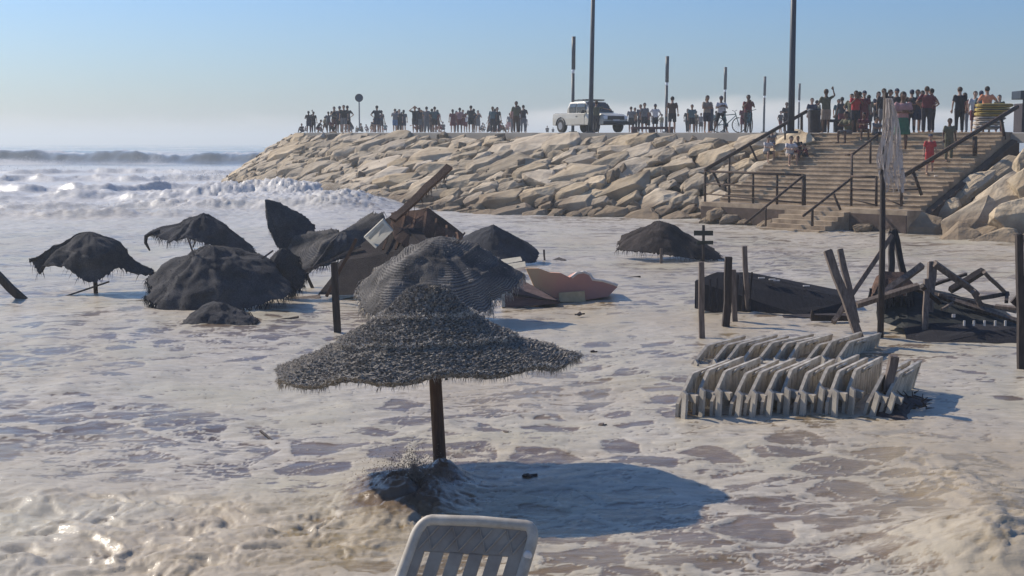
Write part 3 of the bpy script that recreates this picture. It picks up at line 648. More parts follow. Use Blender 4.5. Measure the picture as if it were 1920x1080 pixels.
# ------------------------------------------------------------------ UMBRELLAS AND WRECKAGE
WOOD = mat('wet_brown_wood', (.13, .070, .045), (.055, .03, .02), scale=5, rough=.65, bump=.5, dist=.01, stretch=(6, 6, .6))
WOODG = mat('grey_driftwood', (.20, .16, .135), (.09, .07, .06), scale=5, rough=.85, bump=.5, dist=.01, stretch=(5, 5, .7))
WOODD = mat('dark_wet_timber', (.060, .045, .04), (.025, .02, .018), scale=5, rough=.7, bump=.5, dist=.01, stretch=(5, 5, .7))
def fabric_mat(name, c1, c2, net=0.0, amt=.85):
    """woven shade net: coarse light rows over dark cloth, rows follow the mesh's own ring coordinate"""
    m, n, l, b = new_mat(name)
    t = n.new('ShaderNodeTexCoord')
    z = n.new('ShaderNodeTexNoise'); z.inputs['Scale'].default_value = 2.2; z.inputs['Detail'].default_value = 6; l.new(t.outputs['Object'], z.inputs[0])
    z2 = n.new('ShaderNodeTexNoise'); z2.inputs['Scale'].default_value = 45; z2.inputs['Detail'].default_value = 3; l.new(t.outputs['Object'], z2.inputs[0])
    r = n.new('ShaderNodeValToRGB'); l.new(z.outputs[0], r.inputs[0]); r.color_ramp.elements[0].position = .38; r.color_ramp.elements[0].color = (*c2, 1); r.color_ramp.elements[1].position = .66; r.color_ramp.elements[1].color = (*c1, 1)
    out = r.outputs[0]
    mx = n.new('ShaderNodeMix'); mx.data_type = 'RGBA'; mx.blend_type = 'MULTIPLY'; mx.inputs[0].default_value = .55
    r2 = n.new('ShaderNodeValToRGB'); l.new(z2.outputs[0], r2.inputs[0]); r2.color_ramp.elements[0].position = .35; r2.color_ramp.elements[0].color = (.35, .35, .35, 1); r2.color_ramp.elements[1].position = .7; r2.color_ramp.elements[1].color = (1.5, 1.5, 1.5, 1)
    l.new(out, mx.inputs[6]); l.new(r2.outputs[0], mx.inputs[7]); out = mx.outputs[2]
    hgt = z2.outputs[0]
    if net:
        uv = n.new('ShaderNodeUVMap'); wv = n.new('ShaderNodeTexWave'); wv.bands_direction = 'Y'; wv.inputs['Scale'].default_value = net; wv.inputs['Distortion'].default_value = 1.6; wv.inputs['Detail'].default_value = 2; wv.inputs['Detail Scale'].default_value = 1.5
        l.new(uv.outputs[0], wv.inputs[0])
        m3 = n.new('ShaderNodeMix'); m3.data_type = 'RGBA'
        zz = n.new('ShaderNodeTexNoise'); zz.inputs['Scale'].default_value = 1.3; l.new(t.outputs['Object'], zz.inputs[0])
        mr_ = n.new('ShaderNodeMapRange'); l.new(zz.outputs[0], mr_.inputs[0]); mr_.inputs[1].default_value = .42; mr_.inputs[2].default_value = .58; mr_.inputs[3].default_value = .05; mr_.inputs[4].default_value = amt
        mm = n.new('ShaderNodeMath'); mm.operation = 'MULTIPLY'; l.new(wv.outputs['Fac'], mm.inputs[0]); l.new(mr_.outputs[0], mm.inputs[1])
        l.new(mm.outputs[0], m3.inputs[0]); l.new(out, m3.inputs[6]); m3.inputs[7].default_value = (.24, .225, .21, 1); out = m3.outputs[2]
        ad = n.new('ShaderNodeMath'); l.new(z2.outputs[0], ad.inputs[0]); l.new(mm.outputs[0], ad.inputs[1]); hgt = ad.outputs[0]
    l.new(out, b.inputs['Base Color']); b.inputs['Roughness'].default_value = .95; b.inputs['Specular IOR Level'].default_value = .15
    bp = n.new('ShaderNodeBump'); bp.inputs['Strength'].default_value = .7; bp.inputs['Distance'].default_value = .02; l.new(hgt, bp.inputs['Height']); l.new(bp.outputs[0], b.inputs['Normal'])
    return m
THATCH = mat('knotted_fibre', (.38, .345, .30), (.075, .068, .06), scale=40, rough=.95, bump=.8, dist=.02, ramp=(.36, .66), spec=.1, fine=2)
TUFT = mat('frayed_fibre', (.66, .60, .52), (.20, .18, .155), scale=26, rough=.95, bump=0, ramp=(.38, .64), spec=.1)
NET = fabric_mat('shade_net_cloth', (.080, .078, .083), (.042, .042, .047), net=34, amt=.16)
NETL = fabric_mat('ribbed_net_cloth', (.12, .114, .11), (.06, .057, .057), net=11)
DCL = fabric_mat('wet_dark_cloth', (.062, .064, .075), (.034, .036, .044))
BRN = fabric_mat('wet_brown_cloth', (.20, .12, .085), (.075, .048, .038))
def strands(mb, pts, nrm, ln, wd, down, r, spread=1.0):
    """short curled fibres rooted at points"""
    for p, nn in zip(pts, nrm):
        d = (nn * r.uniform(.3, 1) * spread + Vector((r.uniform(-1, 1), r.uniform(-1, 1), r.uniform(-1, 1))) * .8 + Vector((0, 0, -down))).normalized()
        L_ = ln * r.uniform(.5, 1.5); s = d.cross(Vector((r.uniform(-1, 1), r.uniform(-1, 1), r.uniform(-1, 1)))).normalized() * wd * r.uniform(.6, 1.3)
        q = p + d * L_ * .55; e = p + d * L_ * .9 + Vector((r.uniform(-.3, .3), r.uniform(-.3, .3), -.5 * down - .1)) * L_ * .5
        mb.add([p - s, p + s, q + s * .8, q - s * .8, e], [(0, 1, 2, 3), (3, 2, 4)])
def main_umbrella():
    r = random.Random(5); Y0 = 12.75
    ax = at(800, 704, Y0); ax.z = 0
    t = thing('beach_umbrella', 'large fuzzy grey thatch-like beach umbrella standing in the foreground surf', 'umbrella', (ax.x, ax.y, 0))
    za = at(800, 535, Y0).z
    # tiers: (height below apex, radius)
    prof = [(0, 0), (.005, .10), (.03, .17), (.09, .24), (.17, .31), (.235, .385), (.255, .415), (.272, .445), (.292, .468), (.305, .485), (.36, .565), (.41, .66), (.45, .76), (.47, .805), (.488, .822), (.508, .818), (.52, .825), (.57, .96), (.63, 1.13), (.68, 1.27), (.705, 1.37), (.735, 1.41), (.775, 1.37)]
    P = np.array(prof); cum = np.concatenate([[0], np.cumsum(np.hypot(np.diff(P[:, 0]), np.diff(P[:, 1])))])
    nr, na = 150, 460
    s = np.linspace(0, cum[-1], nr); dz = np.interp(s, cum, P[:, 0]); rad = np.interp(s, cum, P[:, 1])
    th = np.linspace(0, 2 * np.pi, na, endpoint=False)
    TH = np.repeat(th[None], nr, 0); RR = np.repeat(rad[:, None], na, 1); Z = za - np.repeat(dz[:, None], na, 1)
    fr = RR / 1.4
    # slack between the ribs and an uneven wind-pulled brim
    rim = 1 + .035 * np.sin(TH * 3 + .6) * fr + .03 * np.sin(TH * 7 + 1) * fr + .02 * fbm(np.cos(TH) * 3 + 5, np.sin(TH) * 3, 3)
    RR2 = RR * rim
    X = RR2 * np.cos(TH); Yy = RR2 * np.sin(TH) * .86
    Z = Z + fr ** 2 * (.10 * np.clip(-np.sin(TH), 0, 1) ** 2 + .012 * np.cos(TH))
    Z = Z - fr ** 2 * (.075 * -np.cos(TH) + .05 * np.sin(TH * 5 + .5) ** 2 + .03 * fbm(np.cos(TH) * 2, np.sin(TH) * 2 + 9, 3))
    X += -.035 * np.clip(fr, 0, 1) + .02 * (1 - fr)
    kn = fbm(TH * 30 / 6.28 * (1 + 4 * fr), s[:, None] * 26 + 0 * TH, 3, .6)
    dd = .034 * kn + .02 * np.abs(fbm(X * 9, Yy * 9 + Z * 9, 3))
    X += dd * np.cos(TH); Yy += dd * np.sin(TH); Z += dd * .8
    V = [Vector((X[i, j], Yy[i, j], Z[i, j])) for i in range(nr) for j in range(na)]
    Fc = [(i * na + j, (i + 1) * na + j, (i + 1) * na + (j + 1) % na, i * na + (j + 1) % na) for i in range(nr - 1) for j in range(na)]
    # underside
    mb = MB(); mb.add(V, Fc)
    und = [Vector((X[i, j] * .985, Yy[i, j] * .985, Z[i, j] - .05)) for i in range(20, nr, 10) for j in range(0, na, 4)]
    n2 = na // 4; m2 = len(und) // n2
    mb.add(und, [(i * n2 + j, i * n2 + (j + 1) % n2, (i + 1) * n2 + (j + 1) % n2, (i + 1) * n2 + j) for i in range(m2 - 1) for j in range(n2)])
    # fibres, thickest along the rolled tier edges; the brim carries a fringe
    mb.cur = 1; pts = []; nm = []
    ridge = [np.interp(x, P[:, 1], cum) for x in (.455, .86, 1.40)]
    ridge = [cum[7] - .02, cum[14], cum[-2] - .01]
    pt2 = []; nm2 = []
    for _ in range(26000):
        rg = r.random() < .42
        if rg: ss = r.choice(ridge) + r.gauss(0, .022)
        else: ss = cum[-1] * math.sqrt(r.random())
        i = int(min(nr - 2, max(2, ss / cum[-1] * (nr - 1)))); j = r.randrange(na)
        if not rg and math.cos(th[j]) > r.uniform(-.75, .35) and r.random() < .8: continue
        (pt2 if rg else pts).append(V[i * na + j]); (nm2 if rg else nm).append(Vector((math.cos(th[j]), math.sin(th[j]), .8)).normalized())
    strands(mb, pts, nm, .036, .0015, .6, r)
    mb.cur = 2; strands(mb, pt2, nm2, .024, .0026, .2, r); mb.cur = 1
    rimp = [V[(nr - 1) * na + r.randrange(na)] + Vector((0, 0, .02)) for _ in range(1500)]
    strands(mb, rimp, [Vector((p.x, p.y, 0)).normalized() for p in rimp], .05, .003, 1.3, r, .6)
    mb.build('canopy', [THATCH, TUFT, mat('ridge_fibre', (.74, .68, .59), (.30, .27, .23), scale=22, rough=.95, bump=0, ramp=(.3, .62), spec=.1)], t)  # third material: paler fibres along the tier ridges
    b = at(829, 905, 12.72); b.z = -.6; tp = at(815, 690, 12.75)
    MB().tube([Vector(b) - t.location, (Vector(b) + Vector(tp)) / 2 - t.location + Vector((.008, 0, 0)), Vector(tp) - t.location, Vector((.03, 0, za - .05))], [.066, .062, .058, .045], n=14).build('pole', WOOD, t, smooth=True)
    for k in range(8):
        a = k * math.pi / 4 + .2
        MB().beam(Vector((.03, 0, za - .16)), Vector((math.cos(a) * .95 + .04, math.sin(a) * .95, za - .72)), .03, .02, rnd=r).build('rib', WOODD, t)
    # muddy spray thrown up at the pole
    q = onz(800, 930); r2 = random.Random(3); sp_ = MB()
    for _ in range(5200):
        a = r2.uniform(0, 6.28); h = abs(r2.gauss(0, .11)); rr_ = abs(r2.gauss(0, .20)) * (1.25 - h)
        p = Vector((q.x + rr_ * math.cos(a) - .10 - h * .12, q.y + rr_ * math.sin(a) * .8 + .08, .12 + h)); u = r2.uniform(.0012, .0045)
        sp_.add([p + Vector((u, 0, -u)), p + Vector((-u, u, -u)), p + Vector((-u, -u, -u)), p + Vector((0, 0, u * 1.6))], [(0, 1, 2), (0, 3, 1), (1, 3, 2), (2, 3, 0)])
    tag(sp_.build('spray', mat('muddy_spray', (.26, .20, .16), (.17, .13, .10), scale=9, rough=.4, bump=0)), kind='stuff')
main_umbrella()
def cat_rom(P, n):
    out = []
    k = len(P)
    for i in range(k):
        p0, p1, p2, p3 = (P[(i + j - 1) % k] for j in range(4))
        for q in range(n):
            t = q / n
            out.append(.5 * ((2 * p1) + (p2 - p0) * t + (2 * p0 - 5 * p1 + 4 * p2 - p3) * t * t + (3 * p1 - p0 - 3 * p2 + p3) * t ** 3))
    return out
def drape(name, label, cat, apex, rim, Y, m, base=None, pw=.75, lump=.05, fringe=0, pole=None, group=None, seed=1, ap_r=.06, extra=None, tiers=(), part='canopy', tuft=None, fold=.03):
    """cloth hung over an apex: rim = [(px, py, dY)...] all the way round, front and back. pw<1 bulges, pw>1 hollows"""
    r = random.Random(seed)
    A = at(apex[0], apex[1], Y + (apex[2] if len(apex) > 2 else 0)); Rm = [at(x, y, Y + d) for x, y, d in rim]
    cen = sum(Rm, Vector()) / len(Rm)
    bpt = base or (cen.x, cen.y, 0)
    t = thing(name, label, cat, bpt, 0, group); O = Vector(bpt)
    RS = cat_rom(Rm, max(5, 150 // len(Rm))); na = len(RS); nr = 34; V = []; uv = []
    for i in range(nr + 1):
        k = i / nr
        for j, q in enumerate(RS):
            p = A.lerp(q, k); f = A.z + (q.z - A.z) * (k ** (1 / pw) if pw < 1 else 1 - (1 - k) ** pw)
            p.z = f
            if i: p += Vector((q.x - A.x, q.y - A.y, 0)).normalized() * ap_r * math.sin(min(1, k * 2) * math.pi / 2) * (1 - k)
            for tk in tiers: p.z += .035 * math.exp(-((k - tk) / .018) ** 2) - .0 * k
            out = (p - cen).normalized()
            nv = mn.fractal(p * 1.6 + Vector((seed * 3, 0, 0)), 1.0, 2.0, 4) * lump * (1 + .5 * k)
            nv += mn.noise(Vector((j * 24 / na, k * 1.1, seed))) * fold * k * 1.6
            if k > .8: p.z += (k - .8) * 5 * .07 * mn.noise(Vector((j * .9, seed, 0))) ; p += Vector((q.x - A.x, q.y - A.y, 0)).normalized() * (k - .8) * 5 * .05 * mn.noise(Vector((j * .7, seed, 5)))
            nv += mn.noise(p * 9) * .012 + mn.noise(p * 22) * .008
            V.append(p + out * nv - O); uv.append((j / na * 6, k))
    Fc = [(i * na + j, (i + 1) * na + j, (i + 1) * na + (j + 1) % na, i * na + (j + 1) % na) for i in range(nr) for j in range(na)]
    mb = MB(); mb.add(V, Fc)
    # hem turned under
    b0 = [V[nr * na + j] * .97 + (cen - O) * .03 + Vector((0, 0, -.015)) for j in range(na)]
    mb.add([V[nr * na + j] for j in range(na)] + b0, [(j, j + na, (j + 1) % na + na, (j + 1) % na) for j in range(na)])
    nb = len(mb.f)
    if fringe:
        mb.cur = 1; fringe = int(fringe * 1.6)
        rp = []
        for _ in range(fringe):
            j = r.randrange(na); rp.append(V[nr * na + j] + Vector((0, 0, .01)))
        strands(mb, rp, [Vector((p.x, p.y, 0)).normalized() for p in rp], .13, .006, 1.4, r, .5)
        sp2 = [(V[r.randrange(na * 4, len(V))]) for _ in range(fringe)]
        strands(mb, sp2, [Vector((p.x, p.y, .3)).normalized() for p in sp2], .04, .004, .6, r, .8)
    me = bpy.data.meshes.new(part); me.from_pydata([tuple(v) for v in mb.v], [], mb.f); me.materials.append(m); me.materials.append(tuft or m)
    me.polygons.foreach_set('material_index', mb.mi); ul_ = me.uv_layers.new(name='UVMap')
    lv = np.zeros(len(me.loops), np.int32); me.loops.foreach_get('vertex_index', lv)
    UV = np.zeros((len(mb.v), 2), np.float32); UV[:len(uv)] = uv; ul_.data.foreach_set('uv', UV[lv].ravel())
    me.shade_smooth(); link(part, me, t)
    if pole:
        (x0, y0), (x1, y1), pr = pole
        MB().tube([at(x0, y0, Y) - O, at(x1, y1, Y) - O], pr, n=10).build('pole', WOODD, t, smooth=True)
    if extra: extra(t, O)
    return t
# ribbed net umbrella just behind the big one
drape('beach_umbrella', 'ribbed net umbrella sagging right behind the fuzzy foreground umbrella', 'umbrella', (826, 446),
      [(672, 568, -.2), (690, 590, -.9), (760, 590, -1.2), (850, 600, -1.35), (905, 585, -1.2), (935, 560, -.8), (978, 518, -.1), (950, 508, .6), (880, 490, 1.1), (800, 490, 1.3), (720, 500, 1.1), (684, 522, .5)], 24.0, NETL, pw=.8, lump=.07, fringe=700, seed=2, ap_r=.22, tiers=(.35, .68), pole=((840, 560), (842, 640), .05), tuft=TUFT, fold=.05)
def rope(a, b, sag=.1):
    def f(t, O):
        A_, B_ = at(*a), at(*b); MB().tube([A_ - O, (A_ + B_) / 2 - O - Vector((0, 0, sag)), B_ - O], .018, n=6).build('rope', WOODG, t)
    return f
def left_umb(t, O): rope((205, 528, 28.6), (92, 566, 28.0), .0)(t, O)
drape('beach_umbrella', 'collapsed dark umbrella at the far left, torn flaps blown out on both sides', 'umbrella', (168, 434),
      [(64, 483, 0), (60, 494, -.05), (70, 513, -.1), (80, 500, -.2), (118, 500, -.45), (146, 520, -.7), (176, 530, -.8), (204, 516, -.7), (224, 501, -.4), (254, 512, -.2), (284, 514, 0), (282, 503, .1), (244, 492, .3), (205, 478, .6), (160, 474, .7), (120, 476, .5)], 28.8, NET, pw=1.35, lump=.07, fringe=60, seed=4, ap_r=.42, pole=((176, 470), (180, 556), .045), extra=left_umb, tiers=(.45,), fold=.04, tuft=DCL)
def hook(t, O):
    MB().tube([at(*q) - O for q in ((300, 436, 34), (284, 437, 34), (274, 443, 34), (273, 455, 34), (281, 470, 34))], [.16, .11, .08, .05, .02], n=8, ry=[.08, .06, .05, .04, .02]).build('torn_flap', DCL, t, smooth=True)
    MB().beam(at(366, 452, 34) - O, at(362, 464, 34) - O, .03).build('broken_rib', WOODD, t)
drape('beach_umbrella', 'dark umbrella streaming to the left with a hooked torn corner', 'umbrella', (382, 398),
      [(292, 437, 0), (318, 452, -.5), (345, 446, -.7), (385, 456, -.8), (430, 468, -.7), (474, 480, -.4), (474, 464, .2), (445, 440, .7), (400, 432, .9), (340, 430, .7), (306, 430, .4)], 34, DCL, pw=1.0, lump=.07, fringe=400, seed=6, ap_r=.12, pole=((386, 430), (390, 508), .05), extra=hook, fold=.06)
drape('beach_umbrella', 'big dark canopy dumped on its side, bulging and fringed, left of centre', 'umbrella', (398, 461),
      [(275, 532, -.1), (279, 560, -.6), (300, 580, -.9), (345, 587, -1.1), (400, 586, -1.2), (450, 578, -1.1), (500, 566, -.9), (540, 545, -.5), (536, 520, .1), (505, 492, .6), (450, 476, .9), (390, 475, 1.0), (325, 492, .8), (300, 505, .4)], 26.2, NET, pw=.82, lump=.10, fringe=900, seed=9, ap_r=.1, tiers=(.30,), tuft=DCL, fold=.045)
drape('beach_umbrella', 'small sunken dark canopy awash in front of the dumped canopy', 'umbrella', (408, 570),
      [(318, 615, 0), (350, 622, -.5), (405, 624, -.6), (450, 616, -.5), (484, 602, -.2), (470, 590, .3), (440, 580, .6), (380, 584, .6), (350, 600, .3)], 23.6, NET, pw=.9, lump=.09, fringe=300, tuft=DCL, seed=12, fold=.015)
def flip(t, O):
    b = MB(); b.beam(at(570, 505, 30) - O, at(592, 553, 29.6) - O, .07); b.build('pole', WOODD, t)
    f = MB(); r = random.Random(4)
    for k in range(60):
        x = r.uniform(500, 530); p = at(x, 395 + (x - 500) * 1.0 + r.uniform(-4, 8), 30.2) - O
        f.tube([p, p + Vector((r.uniform(-.02, .05), 0, -r.uniform(.1, .38))), p + Vector((r.uniform(0, .12), 0, -r.uniform(.3, .55)))], [.016, .010, .003], n=4)
    f.build('fringe', DCL, t)
drape('beach_umbrella', 'flipped umbrella corner standing up like a fin with fringe hanging', 'umbrella', (497, 374),
      [(500, 402, -.1), (512, 440, -.4), (530, 470, -.5), (560, 480, -.5), (592, 470, -.3), (592, 432, .1), (580, 412, .3), (545, 392, .3), (515, 380, .2)], 30.2, NET, pw=1.0, lump=.05, seed=14, ap_r=.03, extra=flip, fold=.05)
drape('shade_net', 'dark netting draped in folds from the fin to the pale board', 'netting', (640, 434),
      [(716, 400, .2), (724, 428, -.1), (700, 470, -.3), (650, 488, -.5), (612, 498, -.6), (578, 512, -.7), (552, 548, -.9), (522, 550, -.8), (510, 520, -.3), (522, 478, .1), (556, 438, .3), (600, 434, .5), (650, 428, .5), (690, 402, .4)], 29.4, NETL, pw=1.0, lump=.16, seed=15, ap_r=.02, fold=.07, part='net_cloth', fringe=300, tuft=DCL)
drape('shade_net', 'dark torn cloth slumped between the dumped canopy and the netting', 'netting', (528, 470),
      [(556, 480, .2), (575, 505, .1), (570, 535, -.1), (545, 556, -.3), (505, 560, -.4), (470, 548, -.3), (478, 515, .1), (498, 488, .3), (520, 478, .4)], 27.6, NET, pw=1.0, lump=.10, seed=41, ap_r=.02, fold=.06, part='net_cloth', fringe=300, tuft=DCL)
# overturned brown hut roof with a long spar
def hull(name, pts, m, parent, O=None, jit=0, bev=0.0):
    bm = bmesh.new()
    for p in pts: bm.verts.new(Vector(p) - (O or Vector()))
    bmesh.ops.convex_hull(bm, input=bm.verts[:]); bmesh.ops.delete(bm, geom=[v for v in bm.verts if not v.link_faces], context='VERTS')
    bmesh.ops.dissolve_limit(bm, angle_limit=.05, verts=bm.verts[:], edges=bm.edges[:])
    bmesh.ops.triangulate(bm, faces=bm.faces[:])
    for _ in range(3): bmesh.ops.subdivide_edges(bm, edges=[e for e in bm.edges if e.calc_length() > .25], cuts=1)
    if jit:
        for v in bm.verts: v.co += Vector((mn.noise(v.co * 1.7), mn.noise(v.co * 1.7 + Vector((9, 0, 0))), mn.noise(v.co * 1.7 + Vector((0, 9, 0))))) * jit
    me = bpy.data.meshes.new(name); bm.to_mesh(me); bm.free(); me.materials.append(m); return link(name, me, parent)
b = at(700, 560, 27.6); b.z = 0
t = thing('hut_roof', 'overturned brown hut roof heaved up behind the umbrellas', 'roof', b)
hull('left_slope', [at(596, 552, 27.4), at(640, 490, 28), at(700, 455, 28.6), at(735, 402, 29), at(790, 398, 29.2), at(800, 470, 27.6), at(720, 555, 26.9), at(660, 500, 30), at(760, 420, 31)], fabric_mat('wet_black_brown_cloth', (.055, .045, .045), (.03, .026, .028)), t, b, .05)
hull('right_slope', [at(732, 400, 28.9), at(800, 387, 29.2), at(870, 440, 29.3), at(850, 470, 28.6), at(780, 480, 27.7), at(740, 450, 28), at(810, 400, 31), at(860, 460, 30.6)], BRN, t, b, .05)
q = MB()
for k in range(7):
    x = 742 + k * 19; q.beam(at(x, 397 - (0 if k < 4 else -(k - 3) * 13) , 28.9) - b, at(x - 24 + k * 5, 468, 27.9) - b, .045, .03)
q.build('batten', BRN, t)
t = thing('wooden_spar', 'long brown spar jutting up in front of the rocks', 'beam', at(738, 410, 28.5))
O = Vector(t.location)
MB().beam(at(736, 412, 28.5) - O, at(843, 312, 29.4) - O, .16, .08, segs=5, wob=.02).build('beam', WOOD, t)
f = MB()
for k in range(30):
    u = random.Random(k).uniform(.1, .95); p = at(736, 412, 28.5).lerp(at(843, 312, 29.4), u); f.tube([p - O, p - O + Vector((.05 * (k % 3 - 1), 0, -.10 - .06 * (k % 4)))], [.02, .004], n=4)
f.build('torn_cloth', BRN, t)
PALE = mat('pale_board', (.50, .47, .38), (.38, .35, .28), scale=4, rough=.7, bump=.2)
def slabthing(name, label, cat, px, Yd, m, part, th=(0, .06, .02), group=None, extra=None):
    P_ = [at(x, y, d) for (x, y), d in zip(px, Yd)]; b_ = sum(P_, Vector()) / len(P_); t_ = thing(name, label, cat, b_, 0, group)
    MB().prism([p - b_ for p in P_], th).build(part, m, t_, bevel=.006)
    if extra: extra(t_, b_)
    return t_
slabthing('board', 'pale square board tilted like a diamond on the netting', 'board', [(682, 445), (718, 411), (737, 433), (704, 466)], [26.9, 27.1, 26.9, 26.6], PALE, 'panel', extra=lambda t_, b_: MB().prism([at(x, y, 26.75) - b_ for x, y in ((690, 446), (717, 418), (721, 422), (694, 450))], (0, .02, 0)).build('batten', PALE, t_))
drape('beach_umbrella', 'plain dark cone umbrella leaning right of the brown roof', 'umbrella', (925, 421),
      [(858, 468, 0), (880, 492, -.7), (930, 494, -1), (975, 493, -.8), (1006, 490, -.3), (1005, 466, .4), (960, 446, .9), (900, 440, .9), (866, 446, .5)], 35.6, DCL, pw=1.0, lump=.03, seed=21, ap_r=.03, fold=.02, pole=((930, 470), (930, 500), .05))
slabthing('plank', 'pale plank lying behind the ribbed umbrella', 'plank', [(920, 491), (976, 483), (979, 489), (935, 497)], [31.5, 31.5, 31.3, 31.3], PALE, 'plank')
slabthing('plank', 'pale plank with dark edge, lower of two beside the painted wall', 'plank', [(932, 500), (985, 492), (986, 500), (950, 506)], [30.3, 30.3, 30.1, 30.1], PALE, 'plank')
slabthing('plank', 'long pale plank floating left of the slim post', 'plank', [(515, 562), (600, 552), (602, 558), (520, 568)], [27.4, 27.9, 27.7, 27.2], WOODG, 'plank', th=(0, .05, -.05))
slabthing('plank', 'long pale plank floating across behind the slim post', 'plank', [(575, 573), (672, 554), (674, 562), (580, 579)], [26.6, 27.6, 27.4, 26.4], PALE, 'plank', th=(0, .05, -.05))
slabthing('plank', 'dark narrow plank awash beside the dumped canopy', 'plank', [(515, 583), (585, 578), (588, 583), (520, 588)], [25.6, 25.9, 25.7, 25.4], WOODD, 'plank', th=(0, .05, -.04))
drape('beach_umbrella', 'distant brown and black umbrella half sunk near the cross sign', 'umbrella', (1236, 411),
      [(1158, 466, 0), (1190, 471, -.7), (1250, 478, -1.1), (1310, 486, -1.0), (1352, 484, -.5), (1338, 466, .5), (1300, 452, 1.0), (1240, 446, 1.2), (1180, 440, .8), (1166, 445, .4)], 37.2, fabric_mat('faded_dark_cloth', (.060, .050, .048), (.03, .024, .024)), pw=.95, lump=.06, seed=25, ap_r=.05, fold=.05, fringe=150)
# cross-shaped signpost
SGN = mat('dark_green_sign', (.040, .045, .035), (.02, .025, .02), scale=6, rough=.7)
b = at(1319, 490, 36.2); t = thing('sign_post', 'dark wooden signpost with two cross boards beside the distant umbrella', 'sign', b)
MB().beam(Vector((0, 0, 0)), at(1319, 422, 36.2) - b, .07).build('post', WOODD, t)
MB().box(at(1319, 437, 36.15) - b, (.50, .04, .13)).build('sign_board', SGN, t, bevel=.004); MB().box(at(1322, 455, 36.15) - b, (.42, .04, .10)).build('sign_board', SGN, t, bevel=.004)
def post(label, x0, y0, x1, y1, Y, wd, m=WOODG, name='post', cat='post', group=None, Y1=None):
    a = at(x0, y0, Y); e = at(x1, y1, Y1 or Y); o = thing(name, label, cat, a, 0, group); d = e - a
    MB().beam(-d.normalized() * (.3 if cat == 'post' else 0), d, wd, segs=4, wob=wd * .12).build('shaft', m, o)
    k = MB(); k.tube([d * .97, d * 1.005], wd * .5, n=8); k.build('split_end', m, o)
    return o
post('slim dark post upright between the netting and the fuzzy umbrella', 632, 628, 627, 492, 22.3, .105, WOODD)
post('short stub on the water right of the cone umbrella', 1021, 489, 1020, 468, 36.5, .05)
post('short stub post before the distant brown umbrella', 1240, 492, 1240, 466, 36.0, .07)
post('thin post left of the dark shed wall', 1315, 645, 1315, 492, 21.6, .085)
post('broad post leaning on the front of the dark shed', 1362, 616, 1366, 482, 23.2, .12, WOODD)
post('paler post touching the broad post on the shed', 1377, 606, 1375, 506, 23.8, .085)
post('thin tall post rising through the shed roof', 1402, 582, 1396, 462, 25, .085)
post('dark diagonal post at the far left edge', 46, 566, -25, 496, 27.4, .14, WOODD)
slabthing('board', 'small dark scrap of hull floating right of the cone umbrella', 'debris', [(1034, 488), (1048, 482), (1062, 487), (1050, 490)], [36.6, 36.8, 36.5, 36.3], WOODD, 'hull_scrap', th=(0, .3, -.05))
def stick(t_, b_): MB().beam(at(1160, 523, 31.2) - b_, at(1201, 519, 31.2) - b_, .045).build('stick', WOODD, t_)
slabthing('debris', 'dark wedge with a thin stick at the right end of the painted wall', 'debris', [(1156, 534), (1160, 522), (1174, 532), (1168, 535)], [31.2, 31.2, 31.2, 31.1], WOODD, 'wedge', th=(0, .3, 0), extra=stick)
# painted wall piece
m, n, l, b_ = new_mat('painted_wall')
tcx = n.new('ShaderNodeTexCoord'); sx = n.new('ShaderNodeSeparateXYZ'); l.new(tcx.outputs['Generated'], sx.inputs[0])
zz = n.new('ShaderNodeTexNoise'); zz.inputs['Scale'].default_value = 2.3; zz.inputs['Detail'].default_value = 7; l.new(tcx.outputs['Object'], zz.inputs[0])
ma = n.new('ShaderNodeMath'); ma.operation = 'MULTIPLY_ADD'; l.new(zz.outputs[0], ma.inputs[0]); ma.inputs[1].default_value = .5; l.new(sx.outputs[0], ma.inputs[2])
rp = n.new('ShaderNodeValToRGB'); l.new(ma.outputs[0], rp.inputs[0])
for k, (ps, c_) in enumerate(((.20, (.62, .46, .24)), (.42, (.64, .36, .20)), (.62, (.60, .28, .19)), (.80, (.46, .23, .18)), (1.0, (.42, .22, .19)))):
    e = rp.color_ramp.elements[0] if k == 0 else rp.color_ramp.elements[1] if k == 1 else rp.color_ramp.elements.new(ps)
    e.position = ps; e.color = (*c_, 1)
l.new(rp.outputs[0], b_.inputs['Base Color']); b_.inputs['Roughness'].default_value = .8
bp = n.new('ShaderNodeBump'); bp.inputs['Strength'].default_value = .5; bp.inputs['Distance'].default_value = .03; l.new(zz.outputs[0], bp.inputs['Height']); l.new(bp.outputs[0], b_.inputs['Normal'])
PW = m
def wallx(t_, O_):
    e = MB(); e.tube([at(x, y, 27.0 - (x - 985) * .002) - O_ for x, y in ((1072, 520), (1082, 512), (1094, 510), (1106, 514), (1112, 524), (1130, 526), (1150, 532), (1158, 536))], .028, n=6); e.build('white_edging', WH, t_)
    e = MB(); e.prism([at(x, y, 27.02) - O_ for x, y in ((1048, 549), (1096, 546), (1098, 566), (1048, 566))], (0, .05, .0)); e.build('yellow_panel', mat('yellow_panel', (.66, .52, .32), (.50, .38, .22), scale=4), t_)
slabthing('painted_wall', 'broken orange and pink painted wall piece with a scalloped top', 'wall', [(986, 503), (1010, 503), (1032, 511), (1052, 512), (1068, 520), (1082, 512), (1096, 510), (1108, 516), (1114, 526), (1135, 528), (1158, 538), (1140, 556), (1105, 562), (1040, 566), (1010, 560), (998, 530)], [27.1] * 16, PW, 'wall_panel', th=(0, 1.2, -.1), extra=wallx)
hx = thing('crate', 'low brown plank crate between the ribbed umbrella and the painted wall', 'crate', (at(996, 575, 26.2).x, 26.2, 0)); O = Vector(hx.location)
